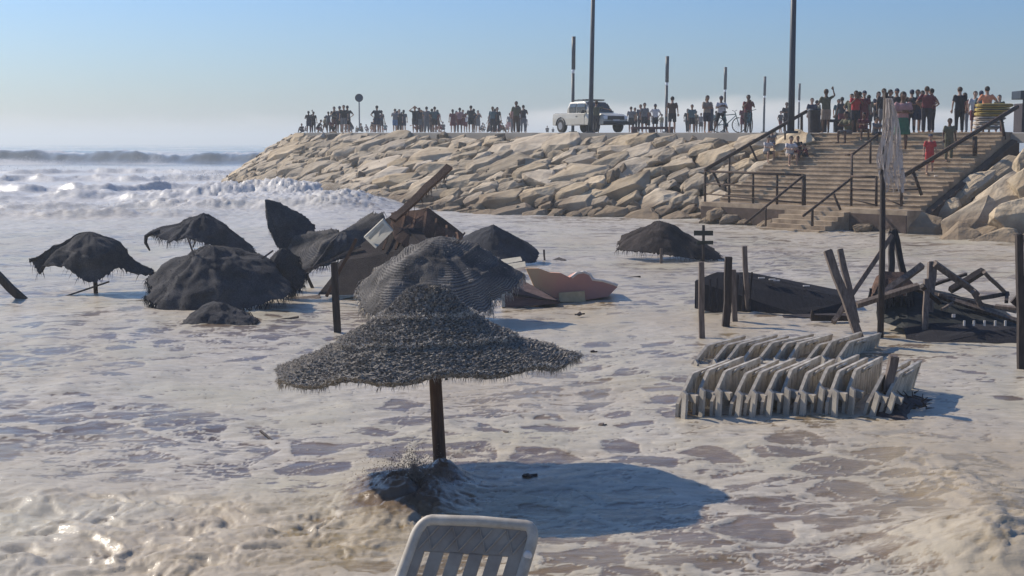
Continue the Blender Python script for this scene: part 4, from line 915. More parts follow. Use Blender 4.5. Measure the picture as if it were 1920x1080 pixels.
hull('body', [at(944, 532, 26.4), at(944, 578, 26.1), at(1050, 568, 26.2), at(1000, 540, 26.8), at(975, 524, 27), at(960, 530, 27.6), at(1045, 560, 27.2)], mat('purple_brown_planks', (.20, .13, .11), (.12, .08, .07), scale=4, rough=.8, stretch=(1, 1, 5)), hx, O, .02)
MB().beam(at(944, 532, 26.3) - O, at(944, 577, 26.05) - O, .06).build('edge_strip', PALE, hx); MB().beam(at(960, 552, 26.2) - O, at(1050, 566, 26.1) - O, .035).build('crack_batten', WOODD, hx)
hull('corner_block', [at(938, 525, 26.4), at(958, 520, 26.4), at(958, 533, 26.3), at(940, 536, 26.3), at(945, 522, 26.8), at(958, 523, 26.8)], PALE, hx, O, 0)
# ------------------------------------------------------------------ dark shed, frame wreck
b = at(1440, 590, 25.2); b.z = 0; t = thing('shed', 'low dark sunken shed wall behind the upright posts', 'shed', b)
SHD = mat('tarred_planks', (.018, .017, .023), (.009, .009, .013), scale=5, rough=.8, bump=.5, stretch=(6, 1, .4))
hull('wall', [at(1302, 526, 25.4), at(1303, 578, 25), at(1345, 588, 24.9), at(1500, 590, 24.9), at(1580, 590, 25.2), at(1602, 562, 25.6), at(1584, 546, 26), at(1470, 524, 26), at(1400, 510, 26), at(1345, 510, 25.8), at(1320, 520, 27.8), at(1590, 552, 28)], SHD, t, b, .02)
q = MB()
for k in range(9): x = 1306 + k * 13; q.beam(at(x, 528 - k * 2.2, 25.28 - .02 * k) - b, at(x + 2 - k, 578 + k * .8, 24.9) - b, .035, .02)
q.build('batten', WOODD, t)
q = MB()
for x, y in ((1428, 521), (1448, 524), (1456, 526), (1512, 536)): q.box(at(x, y, 25.7) - b, (.12, .05, .02))
q.build('white_trim', WH, t)
slabthing('plank', 'dark plank floating along the foot of the shed', 'plank', [(1466, 590), (1600, 586), (1602, 592), (1470, 596)], [24.6, 24.9, 24.6, 24.3], WOODD, 'plank', th=(0, .05, -.05))
slabthing('plank', 'dark plank with a raised end left of the crossed posts', 'plank', [(1520, 594), (1522, 580), (1528, 590), (1600, 592), (1600, 600), (1522, 600)], [23.8] * 6, WOODD, 'plank', th=(0, .06, -.03))
GB = 'loose beams of the collapsed pavilion'
bms = [('thick left beam of the crossed pair leaning out of the water', 1618, 652, 1552, 470, 20.9, .12, WOODG), ('thin right beam of the crossed pair', 1606, 606, 1575, 468, 21.8, .09, WOODG),
       ('long thin beam slanting from the crossed pair up to the tripod top', 1563, 605, 1672, 441, 22.6, .075, WOODG), ('short bright foot brace left of the crossed pair', 1562, 604, 1592, 562, 22.3, .075, WOODG),
       ('left upright of the tripod', 1671, 512, 1671, 436, 24.4, .10, WOODD), ('right leaning leg of the tripod', 1695, 516, 1676, 432, 24.6, .10, WOODD),
       ('pale upper brace from the pole to the door frame', 1656, 552, 1729, 498, 22.4, .10, WOODG), ('pale lower brace crossing to the door frame', 1606, 572, 1722, 536, 22.1, .085, WOODG),
       ('front upright of the standing door frame', 1733, 640, 1738, 524, 21.8, .085, WOODG), ('rear upright of the standing door frame', 1740, 602, 1748, 492, 22.6, .13, WOODG),
       ('long rafter sloping down right from the door frame', 1752, 494, 1832, 552, 22.8, .10, WOODG), ('lower end rafter dropping to the water at the right', 1824, 546, 1864, 620, 22.6, .085, WOODG),
       ('rising rafter left of the roof peak', 1782, 544, 1843, 508, 23.4, .10, WOODD), ('thin falling rafter right of the roof peak', 1845, 510, 1889, 553, 23.5, .06, WOODG),
       ('horizontal tie under the right roof peak', 1832, 560, 1890, 551, 23.2, .07, WOODD), ('thin dark tie behind the door frame', 1750, 534, 1812, 514, 23.8, .05, WOODD),
       ('stub hanging from the right roof tie', 1887, 566, 1888, 549, 23.2, .06, WOODD), ('short pale lath inside the wreck', 1766, 580, 1786, 568, 22.3, .04, WOODG),
       ('short dark strut right of the door frame', 1728, 536, 1762, 568, 22.0, .07, WOODD)]
for (lb, x0, y0, x1, y1, Y, wd, m_) in bms: post(lb, x0, y0, x1, y1, Y, wd, m_, 'wooden_beam', 'beam', GB, Y1=Y + .3)
b = at(1780, 630, 22.3); b.z = 0; t = thing('pavilion_wreck', 'dark collapsed pavilion roof and wall lying under the broken beams', 'wreckage', b)
hull('roof_panel', [at(1644, 600, 22.6), at(1650, 545, 23.4), at(1700, 532, 23.6), at(1752, 540, 23.8), at(1820, 560, 23.6), at(1905, 598, 22.8), at(1908, 634, 21.8), at(1840, 640, 21.7), at(1700, 618, 22), at(1720, 560, 26), at(1880, 580, 26)], mat('soaked_roof', (.032, .036, .036), (.014, .016, .016), scale=4, rough=.75, bump=.6), t, b, .06)
hull('wall_panel', [at(1690, 612, 22), at(1700, 640, 21.5), at(1760, 644, 21.3), at(1905, 645, 21.2), at(1908, 615, 21.6), at(1850, 608, 21.8), at(1740, 605, 22), at(1800, 610, 24)], SHD, t, b, .05)
q = MB()
for x in (1808, 1826, 1846, 1866, 1885): q.box(at(x, 606, 21.55) - b, (.030, .02, .085))
q.box(at(1788, 592, 21.6) - b, (.05, .02, .05)); q.build('light_slat', WH, t)
q = MB(); q.beam(at(1700, 536, 23.2) - b, at(1908, 602, 22.4) - b, .07); q.beam(at(1760, 552, 22.9) - b, at(1905, 585, 22.9) - b, .05); q.build('eave_board', WOODG, t)
b = at(1672, 560, 22.8); t = thing('cloth_heap', 'dark reddish heap of torn cloth hung round the leaning pole', 'cloth', b)
hull('heap', [at(1628, 555, 23), at(1642, 520, 23.2), at(1655, 507, 23.2), at(1690, 510, 23.4), at(1712, 530, 23.2), at(1700, 552, 22.8), at(1640, 562, 22.6), at(1668, 520, 24), at(1690, 545, 24)], BRN, t, b, .09)
q = MB(); r = random.Random(2)
for k in range(26): p = at(r.uniform(1630, 1710), r.uniform(540, 560), 22.75) - b; q.tube([p, p + Vector((r.uniform(-.1, .1), 0, -r.uniform(.1, .3)))], [.03, .006], n=4)
q.build('torn_strip', DCL, t)
# leaning tall pole with pale torn cloth
b = at(1651, 628, 21.6); t = thing('leaning_pole', 'tall thin pole with pale torn netting hanging from its upper half', 'pole', b)
tp = at(1661, 174, 22.4) - b
MB().tube([Vector((0, 0, -.4)), tp * .33, tp * .66 + Vector((-.02, 0, 0)), tp], [.052, .048, .042, .036], n=10).build('shaft', WOODD, t, smooth=True)
m, n, l, bb = new_mat('pale_net'); bb.inputs['Base Color'].default_value = (.52, .46, .42, 1); bb.inputs['Roughness'].default_value = .9
tr = n.new('ShaderNodeBsdfTransparent'); mxs = n.new('ShaderNodeMixShader'); tcn = n.new('ShaderNodeTexCoord'); mp_ = n.new('ShaderNodeMapping'); mp_.inputs['Scale'].default_value = (20, 20, 2.2); l.new(tcn.outputs['Object'], mp_.inputs[0])
zn = n.new('ShaderNodeTexNoise'); zn.inputs['Scale'].default_value = 1.6; zn.inputs['Detail'].default_value = 5; l.new(mp_.outputs[0], zn.inputs[0])
mrr = n.new('ShaderNodeMapRange'); l.new(zn.outputs[0], mrr.inputs[0]); mrr.inputs[1].default_value = .44; mrr.inputs[2].default_value = .56; l.new(mrr.outputs[0], mxs.inputs[0]); mrr.inputs[3].default_value = .12; mrr.inputs[4].default_value = .95
l.new(tr.outputs[0], mxs.inputs[1]); l.new(bb.outputs[0], mxs.inputs[2]); l.new(mxs.outputs[0], n['Material Output'].inputs[0])
V = []; Fc = []; nu, nv_ = 60, 40
for i in range(nv_ + 1):
    k = i / nv_; yy = 184 + 168 * k
    for j in range(nu):
        a = 2 * math.pi * j / nu; cx = 1667 + 6 * k + 3 * math.sin(k * 7); wx_ = (5 + 16 * min(1, k * 1.5) - 5 * max(0, k - .7)) * (1 + .25 * math.sin(a * 7 + k * 4)); 
        p = at(cx + wx_ * math.cos(a), yy + 10 * k * math.sin(a * 5) * (k > .8), 22.15 + .10 * math.sin(a) * (1 + .3 * math.sin(a * 9 + k * 5))); V.append(p - b)
for i in range(nv_):
    for j in range(nu): Fc.append((i * nu + j, i * nu + (j + 1) % nu, (i + 1) * nu + (j + 1) % nu, (i + 1) * nu + j))
mesh('torn_net', V, Fc, m, t, smooth=True)
# right edge
post('dark post at the right edge of the picture', 1915, 700, 1911, 440, 18.8, .085, WOODD)
b = at(1906, 720, 18.2); t = thing('snagged_boards', 'dark boards snagged on the right edge post', 'debris', b)
MB().beam(at(1884, 716, 18.3) - b, at(1945, 710, 18.3) - b, .11, .05).build('arm_board', WOODG, t)
MB().beam(at(1900, 560, 18.9) - b, at(1945, 600, 18.9) - b, .12, .05).build('arm_board', WOODD, t)
MB().beam(at(1866, 574, 19.5) - b, at(1940, 582, 19.2) - b, .06, .04).build('arm_board', WOODG, t)
MB().box(at(1922, 560, 18.95) - b, (.16, .08, .62)).build('back_board', WOODD, t)
slabthing('plank', 'long thin dark line of timber afloat behind the lounger stacks', 'plank', [(1690, 652), (1760, 654), (1816, 655), (1816, 659), (1760, 659), (1700, 656)], [20.7] * 6, WOODD, 'plank', th=(0, .08, -.03))
post('thin stick floating in the foam left of the umbrella pole', 488, 808, 534, 845, 14.6, .022, WOODD, 'stick', 'stick', None, Y1=13.9)
post('small dark branch on the foam behind the umbrella pole', 740, 779, 808, 771, 16.0, .03, WOODD, 'stick', 'stick', None, Y1=16.1)
GR = 'broken ribs and poles among the collapsed umbrellas'
for lb, x0, y0, x1, y1, Y, wd, m_ in (('thin broken rib sticking up out of the big dumped canopy', 372, 500, 352, 446, 26.0, .03, WOODG), ('short snapped rib poking right from the dumped canopy', 470, 500, 512, 470, 26.4, .035, WOODG),
        ('thin pole lying across the netting towards the pale board', 548, 520, 676, 462, 28.2, .045, WOODG), ('bent rib rising from the top of the ribbed umbrella', 846, 470, 872, 436, 23.9, .03, WOODG),
        ('brown pole leaning on the left slope of the overturned roof', 612, 556, 668, 448, 26.8, .06, WOOD), ('slim lath floating in front of the dumped canopy', 236, 566, 318, 560, 27.2, .035, WOODD), ('splintered lath beside the small sunken canopy', 486, 606, 560, 594, 24.2, .035, WOODG)):
    post(lb, x0, y0, x1, y1, Y, wd, m_, 'broken_pole', 'pole', GR)
def chip(label, x, y, s, m_=WOODD):
    p = onz(x, y, .02); o = thing('driftwood', label, 'driftwood', p); r = random.Random(x)
    hull('chunk', [(r.uniform(-1, 1) * s, r.uniform(-1, 1) * s, r.uniform(-.4, .8) * s) for _ in range(12)], m_, o, Vector(), 0)
    MB().beam(Vector((-s, 0, 0)), Vector((s * 1.6, s * .4, s * .2)), s * .35).build('splinter', WOODD, o)
chip('round brown lump at the back edge of the umbrella shadow', 990, 893, .055, WOODG)
chip('small chip floating right of the umbrella pole', 948, 812, .04, WOODG)
chip('tiny dark scrap right of the umbrella brim', 1112, 660, .04)
chip('small scrap in front of the lounger stack', 1127, 798, .04, WOODG)
chip('dark lump floating in front of the painted wall', 1085, 590, .07)
b = at(1440, 560, 28.8)
slabthing('shadow_sheet', 'flat grey-blue sheet standing in for the shadow of the ribbed umbrella', 'shadow_sheet', [(930, 598), (985, 596), (1068, 612), (1074, 620), (1010, 630), (950, 622)], [24.6, 24.7, 23.6, 23.0, 22.6, 23.1], mat('shadow_grey_blue', (.14, .155, .17), (.09, .10, .12), scale=5, rough=.5), 'sheet', th=(0, .02, -.03))  # cast shadow of the ribbed umbrella, laid on the water as a dark sheet
# ------------------------------------------------------------------ LOUNGERS
PLA = mat('dirty_white_plastic', (.60, .55, .46), (.28, .24, .19), scale=3.6, rough=.55, bump=.2, dist=.004, spec=.4)
def side_lounger(label, px, py, Y, ang, z0, sc_=1.0, group=None, lean=0.0, leg=True, first=[None]):
    """lounger thrown on its long side: frame with slats, near end rounded, foot leg standing proud"""
    if first[0] is None:
        t_ = thing('sun_lounger', label, 'sun lounger', (0, 0, 0), 0, group); first[0] = t_
        out = [(0, 0), (0, .34), (.44, .625), (.50, .635), (1.9, .60), (1.9, 0)]
        inn = [(.07, .07), (.07, .30), (.46, .560), (.51, .565), (1.83, .53), (1.83, .07)]
        q = MB(); n_ = len(out); th = .019
        for a in range(n_):
            c = (a + 1) % n_
            q.prism([(-th, out[a][0], out[a][1]), (-th, out[c][0], out[c][1]), (-th, inn[c][0], inn[c][1]), (-th, inn[a][0], inn[a][1])], (2 * th, 0, 0))
        q.build('frame', PLA, t_, weld=True)
        q = MB()
        for k in range(13):
            y = .16 + k * .132; hi = np.interp(y, [o_[0] for o_ in inn[1:5]], [o_[1] for o_ in inn[1:5]])
            q.prism([(-.010, y - .056, .05), (-.010, y + .056, .05), (-.010, y + .056, hi + .03), (-.010, y - .056, hi + .03)], (.016, 0, 0))
        q.build('slats', PLA, t_)
        q = MB(); q.prism([(.06, -.04, .0), (.125, -.07, .0), (.115, -.03, .47), (.055, .0, .50)], (.010, .05, 0)); q.build('foot_board', PLA, t_)
        for (y, z) in ((.25, .38), (1.6, .06)):
            q = MB(); q.prism([(.02, y, z - .035), (.02, y + .10, z - .035), (.02, y + .10, z + .05), (.02, y, z + .05)], (.16, -.12, -.0)); q.build('leg', PLA, t_)
        q = MB(); q.tube([(.02, .70, .57), (.07, .72, .62), (.08, 1.0, .62), (.02, 1.06, .56)], .018, n=6); q.build('armrest', PLA, t_, smooth=True)
    else:
        t_ = copy_tree(first[0]); t_['label'] = label; t_['group'] = group
    p = at(px, py, Y); t_.location = (p.x, p.y, z0); t_.rotation_euler = (0, lean, -ang); t_.scale = (sc_, sc_, sc_)
    return t_
r = random.Random(31)
ordn = ['leftmost', 'second', 'third', 'fourth', 'fifth', 'sixth', 'seventh', 'eighth', 'ninth', 'tenth', 'eleventh', 'twelfth', 'thirteenth', 'rightmost']
NF = 13
for k in range(NF):
    x = 1270 + k * 31 + r.uniform(-2.5, 2.5)
    side_lounger('%s white plastic lounger of the front stack thrown on its side' % (ordn[k] if k < NF - 1 else 'rightmost'), x, 792, 15.35 + .1 * r.uniform(-1, 1) + k * .012, math.radians(27 + r.uniform(-1.5, 1.5)), -.13 + r.uniform(-.02, .02), r.uniform(.95, .98), 'front stack of loungers', lean=math.radians(4 + r.uniform(-2.5, 2.5) + (8 if k > 10 else 0)))
NB = 10
for k in range(NB):
    x = 1272 + k * 30 + r.uniform(-3, 3)
    side_lounger('%s lounger of the half sunken rear stack' % (ordn[k] if k < NB - 1 else 'rightmost'), x + 10, 672, 19.0 + k * .02, math.radians(33 + r.uniform(-3, 3)), -.33 + r.uniform(-.02, .02), 1.0, 'rear stack of loungers', lean=math.radians(14 + r.uniform(-4, 4)))
# broken end of the front stack: two boards and mud
post('dark board sticking up at the right end of the front lounger stack', 1662, 735, 1676, 668, 15.8, .10, WOODG, 'post', 'board')
hx = thing('seaweed_heap', 'dark muddy heap trailing off the right end of the lounger stack', 'debris', (onz(1690, 770).x, onz(1690, 770).y, 0)); O = Vector(hx.location)
hull('heap', [onz(1640, 792, -.02), onz(1700, 797, -.02), onz(1755, 765, -.02), onz(1660, 745, .0), at(1650, 735, 16.2), at(1675, 735, 16), at(1700, 748, 16), onz(1770, 752, -.02)], mat('mud_weed', (.075, .06, .055), (.04, .03, .03), scale=8, rough=.7, bump=.8), hx, O, .07)
q = MB(); 
for k in range(40): p = Vector((r.uniform(-.3, .3), r.uniform(-.3, .3), r.uniform(.02, .2))); q.tube([p, p + Vector((r.uniform(-.15, .15), r.uniform(-.1, .1), r.uniform(-.05, .1)))], [.012, .004], n=4)
q.build('weed_strands', WOODD, hx)['kind'] = 'stuff'
# foreground lounger: raised back seen from behind
SHADED = mat('shaded_plastic', (.33, .29, .235), (.22, .185, .15), scale=5, rough=.65, bump=.15)  # backlit shade of slats and headrest put into the plastic's colour
def front_lounger():
    TL = at(800, 972, 8.0); TR = at(1001, 984, 7.9); BL = at(736, 1130, 7.35); 
    ux = (TR - TL); W_ = ux.length; ux.normalize(); dn = (BL - TL); dn = (dn - ux * dn.dot(ux)); 
    dn = Vector((-.30, -.42, -.86)).normalized()
    nn = ux.cross(dn).normalized(); nn = nn if nn.y < 0 else -nn
    t_ = thing('sun_lounger', 'white plastic sun lounger in the foreground with its slatted back raised', 'sun lounger', (TL.x, TL.y, 0)); O_ = Vector(t_.location)
    def p(u, v, h=0): return TL + ux * (u * W_) + dn * v + nn * h - O_
    q = MB(); rim = []
    for a in range(7): t0 = math.pi / 2 * a / 6; rim.append(p(-.02 + .11 * (1 - math.sin(t0)), .085 * (1 - math.cos(t0)) if 0 else .075 * (1 - math.cos(t0)) if 0 else 0))
    path = [p(-.075, 1.1), p(-.065, .5), p(-.05, .12)]
    for a in range(1, 6): t0 = math.pi / 2 * a / 6; path.append(p(-.05 + .10 * (1 - math.cos(t0)), .12 - .11 * math.sin(t0)))
    path += [p(.05, .008), p(.5, 0), p(.93, .008)]
    for a in range(1, 6): t0 = math.pi / 2 * a / 6; path.append(p(.94 + .09 * math.sin(t0), .12 - .11 * math.cos(t0)))
    path += [p(1.03, .12), p(1.035, .5), p(1.04, 1.1)]
    q.tube(path, .026, n=10, ry=.034, flat=nn); q.build('frame', PLA, t_, smooth=True)
    q = MB(); q.prism([p(-.03, .03, -.014), p(1.01, .03, -.014), p(1.015, .20, -.014), p(-.045, .20, -.014)], nn * .020)
    for k in range(8):
        u = .02 + k * .125; q.tube([p(u, .185, .008), p(min(1.0, u + .12), .045, .008)], .0065, n=5)
        if k % 2: q.tube([p(u, .185, .008), p(max(0, u - .12), .045, .008)], .0055, n=5)
    q.build('headrest', SHADED, t_)
    for k in range(6):
        u0 = -.045 + k * .181; MB().prism([p(u0, .195, -.012), p(u0 + .125, .195, -.012), p(u0 + .122, 1.0, -.012), p(u0 - .002, 1.0, -.012)], nn * .018).build('slat', SHADED, t_)
    q = MB(); q.prism([p(-.05, .62, -.02), p(1.02, .62, -.02), p(1.02, .68, -.02), p(-.05, .68, -.02)], nn * .012); q.build('cross_bar', PLA, t_)
    q = MB(); q.ell(p(1.035, .19, .01), (.028, .022, .034)); q.build('hinge_knob', WH, t_, smooth=True)
    q = MB(); q.box(p(.5, 1.0) + Vector((0, -.55, -.03)), (W_ + .06, 1.2, .05)); q.build('seat', PLA, t_, bevel=.01)
    for u in (0, 1):
        for v in (-.1, -1.0): q = MB(); b0 = p(u, 1.0) + Vector((0, v, -.05)); q.tube([b0, b0 + Vector((0, 0, -.35))], .03, n=8); q.build('leg', PLA, t_)
front_lounger()
# ------------------------------------------------------------------ PEOPLE
SK = [mat('skin_tan', (.30, .17, .11), (.24, .135, .09), scale=8, rough=.6, bump=.05), mat('skin_dark', (.14, .08, .055), (.11, .06, .04), scale=8, rough=.6, bump=.05), mat('skin_light', (.40, .26, .19), (.34, .21, .15), scale=8, rough=.6, bump=.05)]
EYE = mat('eye_dark', (.03, .02, .02), None, rough=.3, bump=0)
HAIR = [mat('hair_black', (.018, .014, .013), None, scale=30, rough=.7), mat('hair_brown', (.06, .035, .022), None, scale=30, rough=.7), mat('hair_grey', (.25, .24, .23), None, scale=30, rough=.7)]
CL = {k: cloth('cloth_' + k, v) for k, v in dict(black=(.022, .022, .028), navy=(.03, .04, .075), grey=(.17, .17, .18), white=(.62, .60, .60), dark=(.045, .042, .05), red=(.48, .05, .055), maroon=(.16, .04, .05), orange=(.72, .30, .17), green=(.04, .15, .09), khaki=(.13, .125, .08), blue=(.10, .18, .32), pink=(.42, .24, .24), tan=(.30, .24, .19), teal=(.07, .13, .15), brown=(.11, .07, .055)).items()}
POSE = {
 # elbow R, wrist R, elbow L, wrist L | knees/ankles spread | torso lean
 'stand': dict(e=(.25, -.02, 1.14), w=(.25, .06, .90)), 'hips': dict(e=(.37, -.08, 1.17), w=(.19, .03, 1.02)), 'phone': dict(e=(.24, .16, 1.20), w=(.07, .30, 1.44)),
 'shade': dict(e=(.36, .08, 1.46), w=(.12, .14, 1.66)), 'point': dict(e=(.42, .10, 1.36), w=(.68, .16, 1.30), e2=(.25, 0, 1.14), w2=(.24, .08, .90)),
 'fold': dict(e=(.25, .05, 1.16), w=(.02, .20, 1.20)), 'walk': dict(e=(.25, -.08, 1.15), w=(.26, .05, .93), st=.20), 'wide': dict(e=(.27, .10, 1.18), w=(.12, .25, 1.28), sp=.20),
 'raise': dict(e=(.34, .05, 1.52), w=(.30, .12, 1.76), e2=(.28, .05, 1.16), w2=(.20, .2, 1.15)),
}
def person_meshes(pose, lower, hair):
    """body, shirt, lower, hair as MB objects; local z=0 under the feet, facing +y"""
    seat = pose in ('sit', 'sitlow', 'crouch')
    pd = POSE.get(pose, dict(e=(.24, .20, .0), w=(.10, .40, .0)))
    dz = 0; ly = 0
    if pose == 'sit': pz = .50; lean = .12
    elif pose == 'sitlow': pz = .16; lean = .10
    elif pose == 'crouch': pz = .38; lean = .26
    else: pz = .95; lean = .02
    d = pz - .95
    pel = Vector((0, 0, pz)); sp1 = Vector((0, lean * .3, pz + .20)); ch = Vector((0, lean * .8, pz + .42)); nk = Vector((0, lean * 1.05, pz + .55)); hd = Vector((0, lean * 1.25 + .02, pz + .71))
    def tr(v, s): return Vector((v[0] * s, v[1] + lean, v[2] + d))
    arms = []
    for s in (-1, 1):
        sh = Vector((s * .175, lean * .9, pz + .48))
        if seat: el, wr = Vector((s * .25, lean + .16, pz + .27)), Vector((s * .10, lean + .34, pz + .26))
        else:
            e_, w_ = (pd['e'], pd['w']) if s == 1 or 'e2' not in pd else (pd['e2'], pd['w2'])
            el, wr = tr(e_, s), tr(w_, s)
        arms.append((sh, el, wr))
    legs = []
    for s in (-1, 1):
        hp = Vector((s * .09, 0, pz - .03))
        if pose == 'sit': kn, an, toe = Vector((s * .15, .42, .50)), Vector((s * .16, .40, .08)), Vector((s * .18, .56, .03))
        elif pose == 'sitlow': kn, an, toe = Vector((s * .15, .36, .46)), Vector((s * .15, .56, .07)), Vector((s * .17, .72, .03))
        elif pose == 'crouch': kn, an, toe = Vector((s * .18, .34, .50)), Vector((s * .14, .04, .08)), Vector((s * .17, .22, .03))
        else:
            sp_ = pd.get('sp', .0); st = pd.get('st', .0) * s
            kn, an, toe = Vector((s * (.10 + sp_ * .6), .02 + st * .6, .50)), Vector((s * (.105 + sp_), st, .08)), Vector((s * (.13 + sp_), st + .16, .03))
        legs.append((hp, kn, an, toe))
    B = MB(); X = (1, 0, 0)
    B.tube([pel - Vector((0, 0, .07)), pel, sp1, ch, Vector((0, lean * .95, pz + .50))], [.10, .155, .135, .165, .10], n=12, ry=[.08, .105, .095, .115, .08], flat=X)
    B.tube([nk - Vector((0, 0, .06)), nk + Vector((0, .0, .07))], [.062, .055], n=10)
    B.ell(hd, (.084, .102, .122), 12, 10); B.ell(hd + Vector((0, .035, -.055)), (.052, .060, .062), 10, 7)
    for sh, el, wr in arms: B.tube([sh, sh.lerp(el, .5), el, el.lerp(wr, .35), wr], [.052, .046, .038, .036, .025], n=9); B.ell(sh, (.062, .06, .06), 8, 6)
    for hp, kn, an, toe in legs:
        B.tube([hp, hp.lerp(kn, .4), kn, kn.lerp(an, .3), an], [.088, .078, .054, .055, .036], n=10); B.ell(kn, (.053, .055, .055), 8, 6)
        B.tube([an + Vector((0, -.04, -.03)), an + Vector((0, .05, -.03)), toe], [.040, .042, .028], n=8, ry=[.035, .033, .022])
    def remesh(mb, vox, name, mats, sm=2):
        me = bpy.data.meshes.new(name); me.from_pydata([tuple(v) for v in mb.v], [], mb.f); o = bpy.data.objects.new('tmp', me); COL.objects.link(o)
        md = o.modifiers.new('r', 'REMESH'); md.mode = 'VOXEL'; md.voxel_size = vox; md2 = o.modifiers.new('s', 'SMOOTH'); md2.factor = .5; md2.iterations = sm
        dg = bpy.context.evaluated_depsgraph_get(); me2 = bpy.data.meshes.new_from_object(o.evaluated_get(dg)); bpy.data.objects.remove(o); bpy.data.meshes.remove(me); me2.name = name
        me2.materials.clear()
        for m_ in mats: me2.materials.append(m_)
        me2.shade_smooth(); return me2
    body = remesh(B, .024, 'body', [SK[0], EYE], 2)
    # face and hands added to the same mesh
    E = MB()
    E.tube([hd + Vector((0, .088, .02)), hd + Vector((0, .118, -.022)), hd + Vector((0, .085, -.028))], [.008, .016, .010], n=6)
    for s in (-1, 1):
        E.ell(hd + Vector((s * .078, .0, -.01)), (.012, .026, .034), 8, 5)
        E.cur = 1; E.ell(hd + Vector((s * .030, .086, .004)), (.012, .007, .008), 8, 5); E.cur = 0
    E.cur = 1; E.ell(hd + Vector((0, .090, -.060)), (.024, .006, .006), 8, 5); E.cur = 0
    for s, (sh, el, wr) in zip((-1, 1), arms):
        f = (wr - el).normalized(); side = f.cross(Vector((0, 1, 0)) if abs(f.y) < .8 else Vector((0, 0, 1))).normalized(); nrm = f.cross(side).normalized()
        E.tube([wr - f * .02, wr + f * .04, wr + f * .085], [.024, .040, .038], n=8, ry=[.018, .016, .013], flat=side)
        for q in range(4):
            o = side * ((q - 1.5) * .019); ln = (.060, .074, .070, .054)[q]; b0 = wr + f * .075 + o
            E.tube([b0, b0 + f * ln * .5 + nrm * .006, b0 + f * ln * .85 + nrm * .024], [.0095, .009, .007], n=5)
        b0 = wr + f * .025 + side * .032 * s; E.tube([b0, b0 + f * .03 + side * .022 * s, b0 + f * .062 + side * .024 * s + nrm * .01], [.011, .010, .008], n=5)
    bm = bmesh.new(); bm.from_mesh(body); n0 = len(bm.faces)
    vs_ = [bm.verts.new(v) for v in E.v]
    for fc, mi in zip(E.f, E.mi):
        try: nf = bm.faces.new([vs_[i] for i in fc]); nf.material_index = mi; nf.smooth = True
        except ValueError: pass
    bm.to_mesh(body); bm.free()
    S = MB(); S.tube([pel - Vector((0, 0, .02)), pel + Vector((0, 0, .08)), sp1, ch, Vector((0, lean * .95, pz + .505))], [.175, .175, .165, .188, .11], n=12, ry=[.13, .125, .12, .135, .09], flat=X)
    for sh, el, wr in arms: S.tube([sh, sh.lerp(el, .7)], [.062, .058], n=9); S.ell(sh, (.064, .064, .064), 8, 6)
    shirt = remesh(S, .026, 'shirt', [CL['black']], 3)
    Lw = MB()
    if lower == 'dress': Lw.tube([pel + Vector((0, 0, .10)), pel - Vector((0, 0, .1)), pel - Vector((0, 0, min(.42, pz - .08)))], [.165, .19, .24], n=14, ry=[.125, .15, .20], flat=X)
    else:
        Lw.tube([pel + Vector((0, 0, .09)), pel, pel - Vector((0, 0, .10))], [.165, .178, .15], n=12, ry=[.115, .13, .11], flat=X)
        for hp, kn, an, toe in legs:
            if lower == 'shorts': Lw.tube([hp + Vector((0, 0, .02)), hp.lerp(kn, .4), hp.lerp(kn, .9)], [.102, .098, .088], n=10)
            else: Lw.tube([hp + Vector((0, 0, .02)), hp.lerp(kn, .45), kn, kn.lerp(an, .95)], [.102, .092, .072, .058], n=10); Lw.ell(kn, (.072, .072, .072), 8, 6)
    low = remesh(Lw, .026, lower, [CL['black']], 3)
    Hm = MB()
    Hm.ell(hd + Vector((0, -.014, .026)), (.095, .107, .114), 12, 9)
    if hair == 'long': Hm.tube([hd + Vector((0, -.05, .03)), hd + Vector((0, -.085, -.08)), hd + Vector((0, -.09, -.22))], [.075, .080, .05], n=10, ry=[.05, .04, .025], flat=X)
    if hair == 'cap': Hm.tube([hd + Vector((0, .05, .055)), hd + Vector((0, .16, .05))], [.070, .045], n=10, ry=[.02, .01], flat=X)
    hm_ = remesh(Hm, .022, 'cap' if hair == 'cap' else 'hair', [HAIR[0]], 1)
    # keep hair off the face: cut away what lies before the brow
    bm = bmesh.new(); bm.from_mesh(hm_)
    if hair != 'cap': bmesh.ops.delete(bm, geom=[v for v in bm.verts if v.co.y > hd.y + .045 and v.co.z < hd.z + .05], context='VERTS')
    bmesh.ops.delete(bm, geom=[v for v in bm.verts if v.co.y > hd.y - .01 and v.co.z < hd.z + .00], context='VERTS')
    bm.to_mesh(hm_); bm.free()
    tot = hd.z + .115
    return body, shirt, low, hm_, tot
PC = {}
prr = random.Random(77)
def colslot(o, m_, i=0):
    o.material_slots[i].link = 'OBJECT'; o.material_slots[i].material = m_
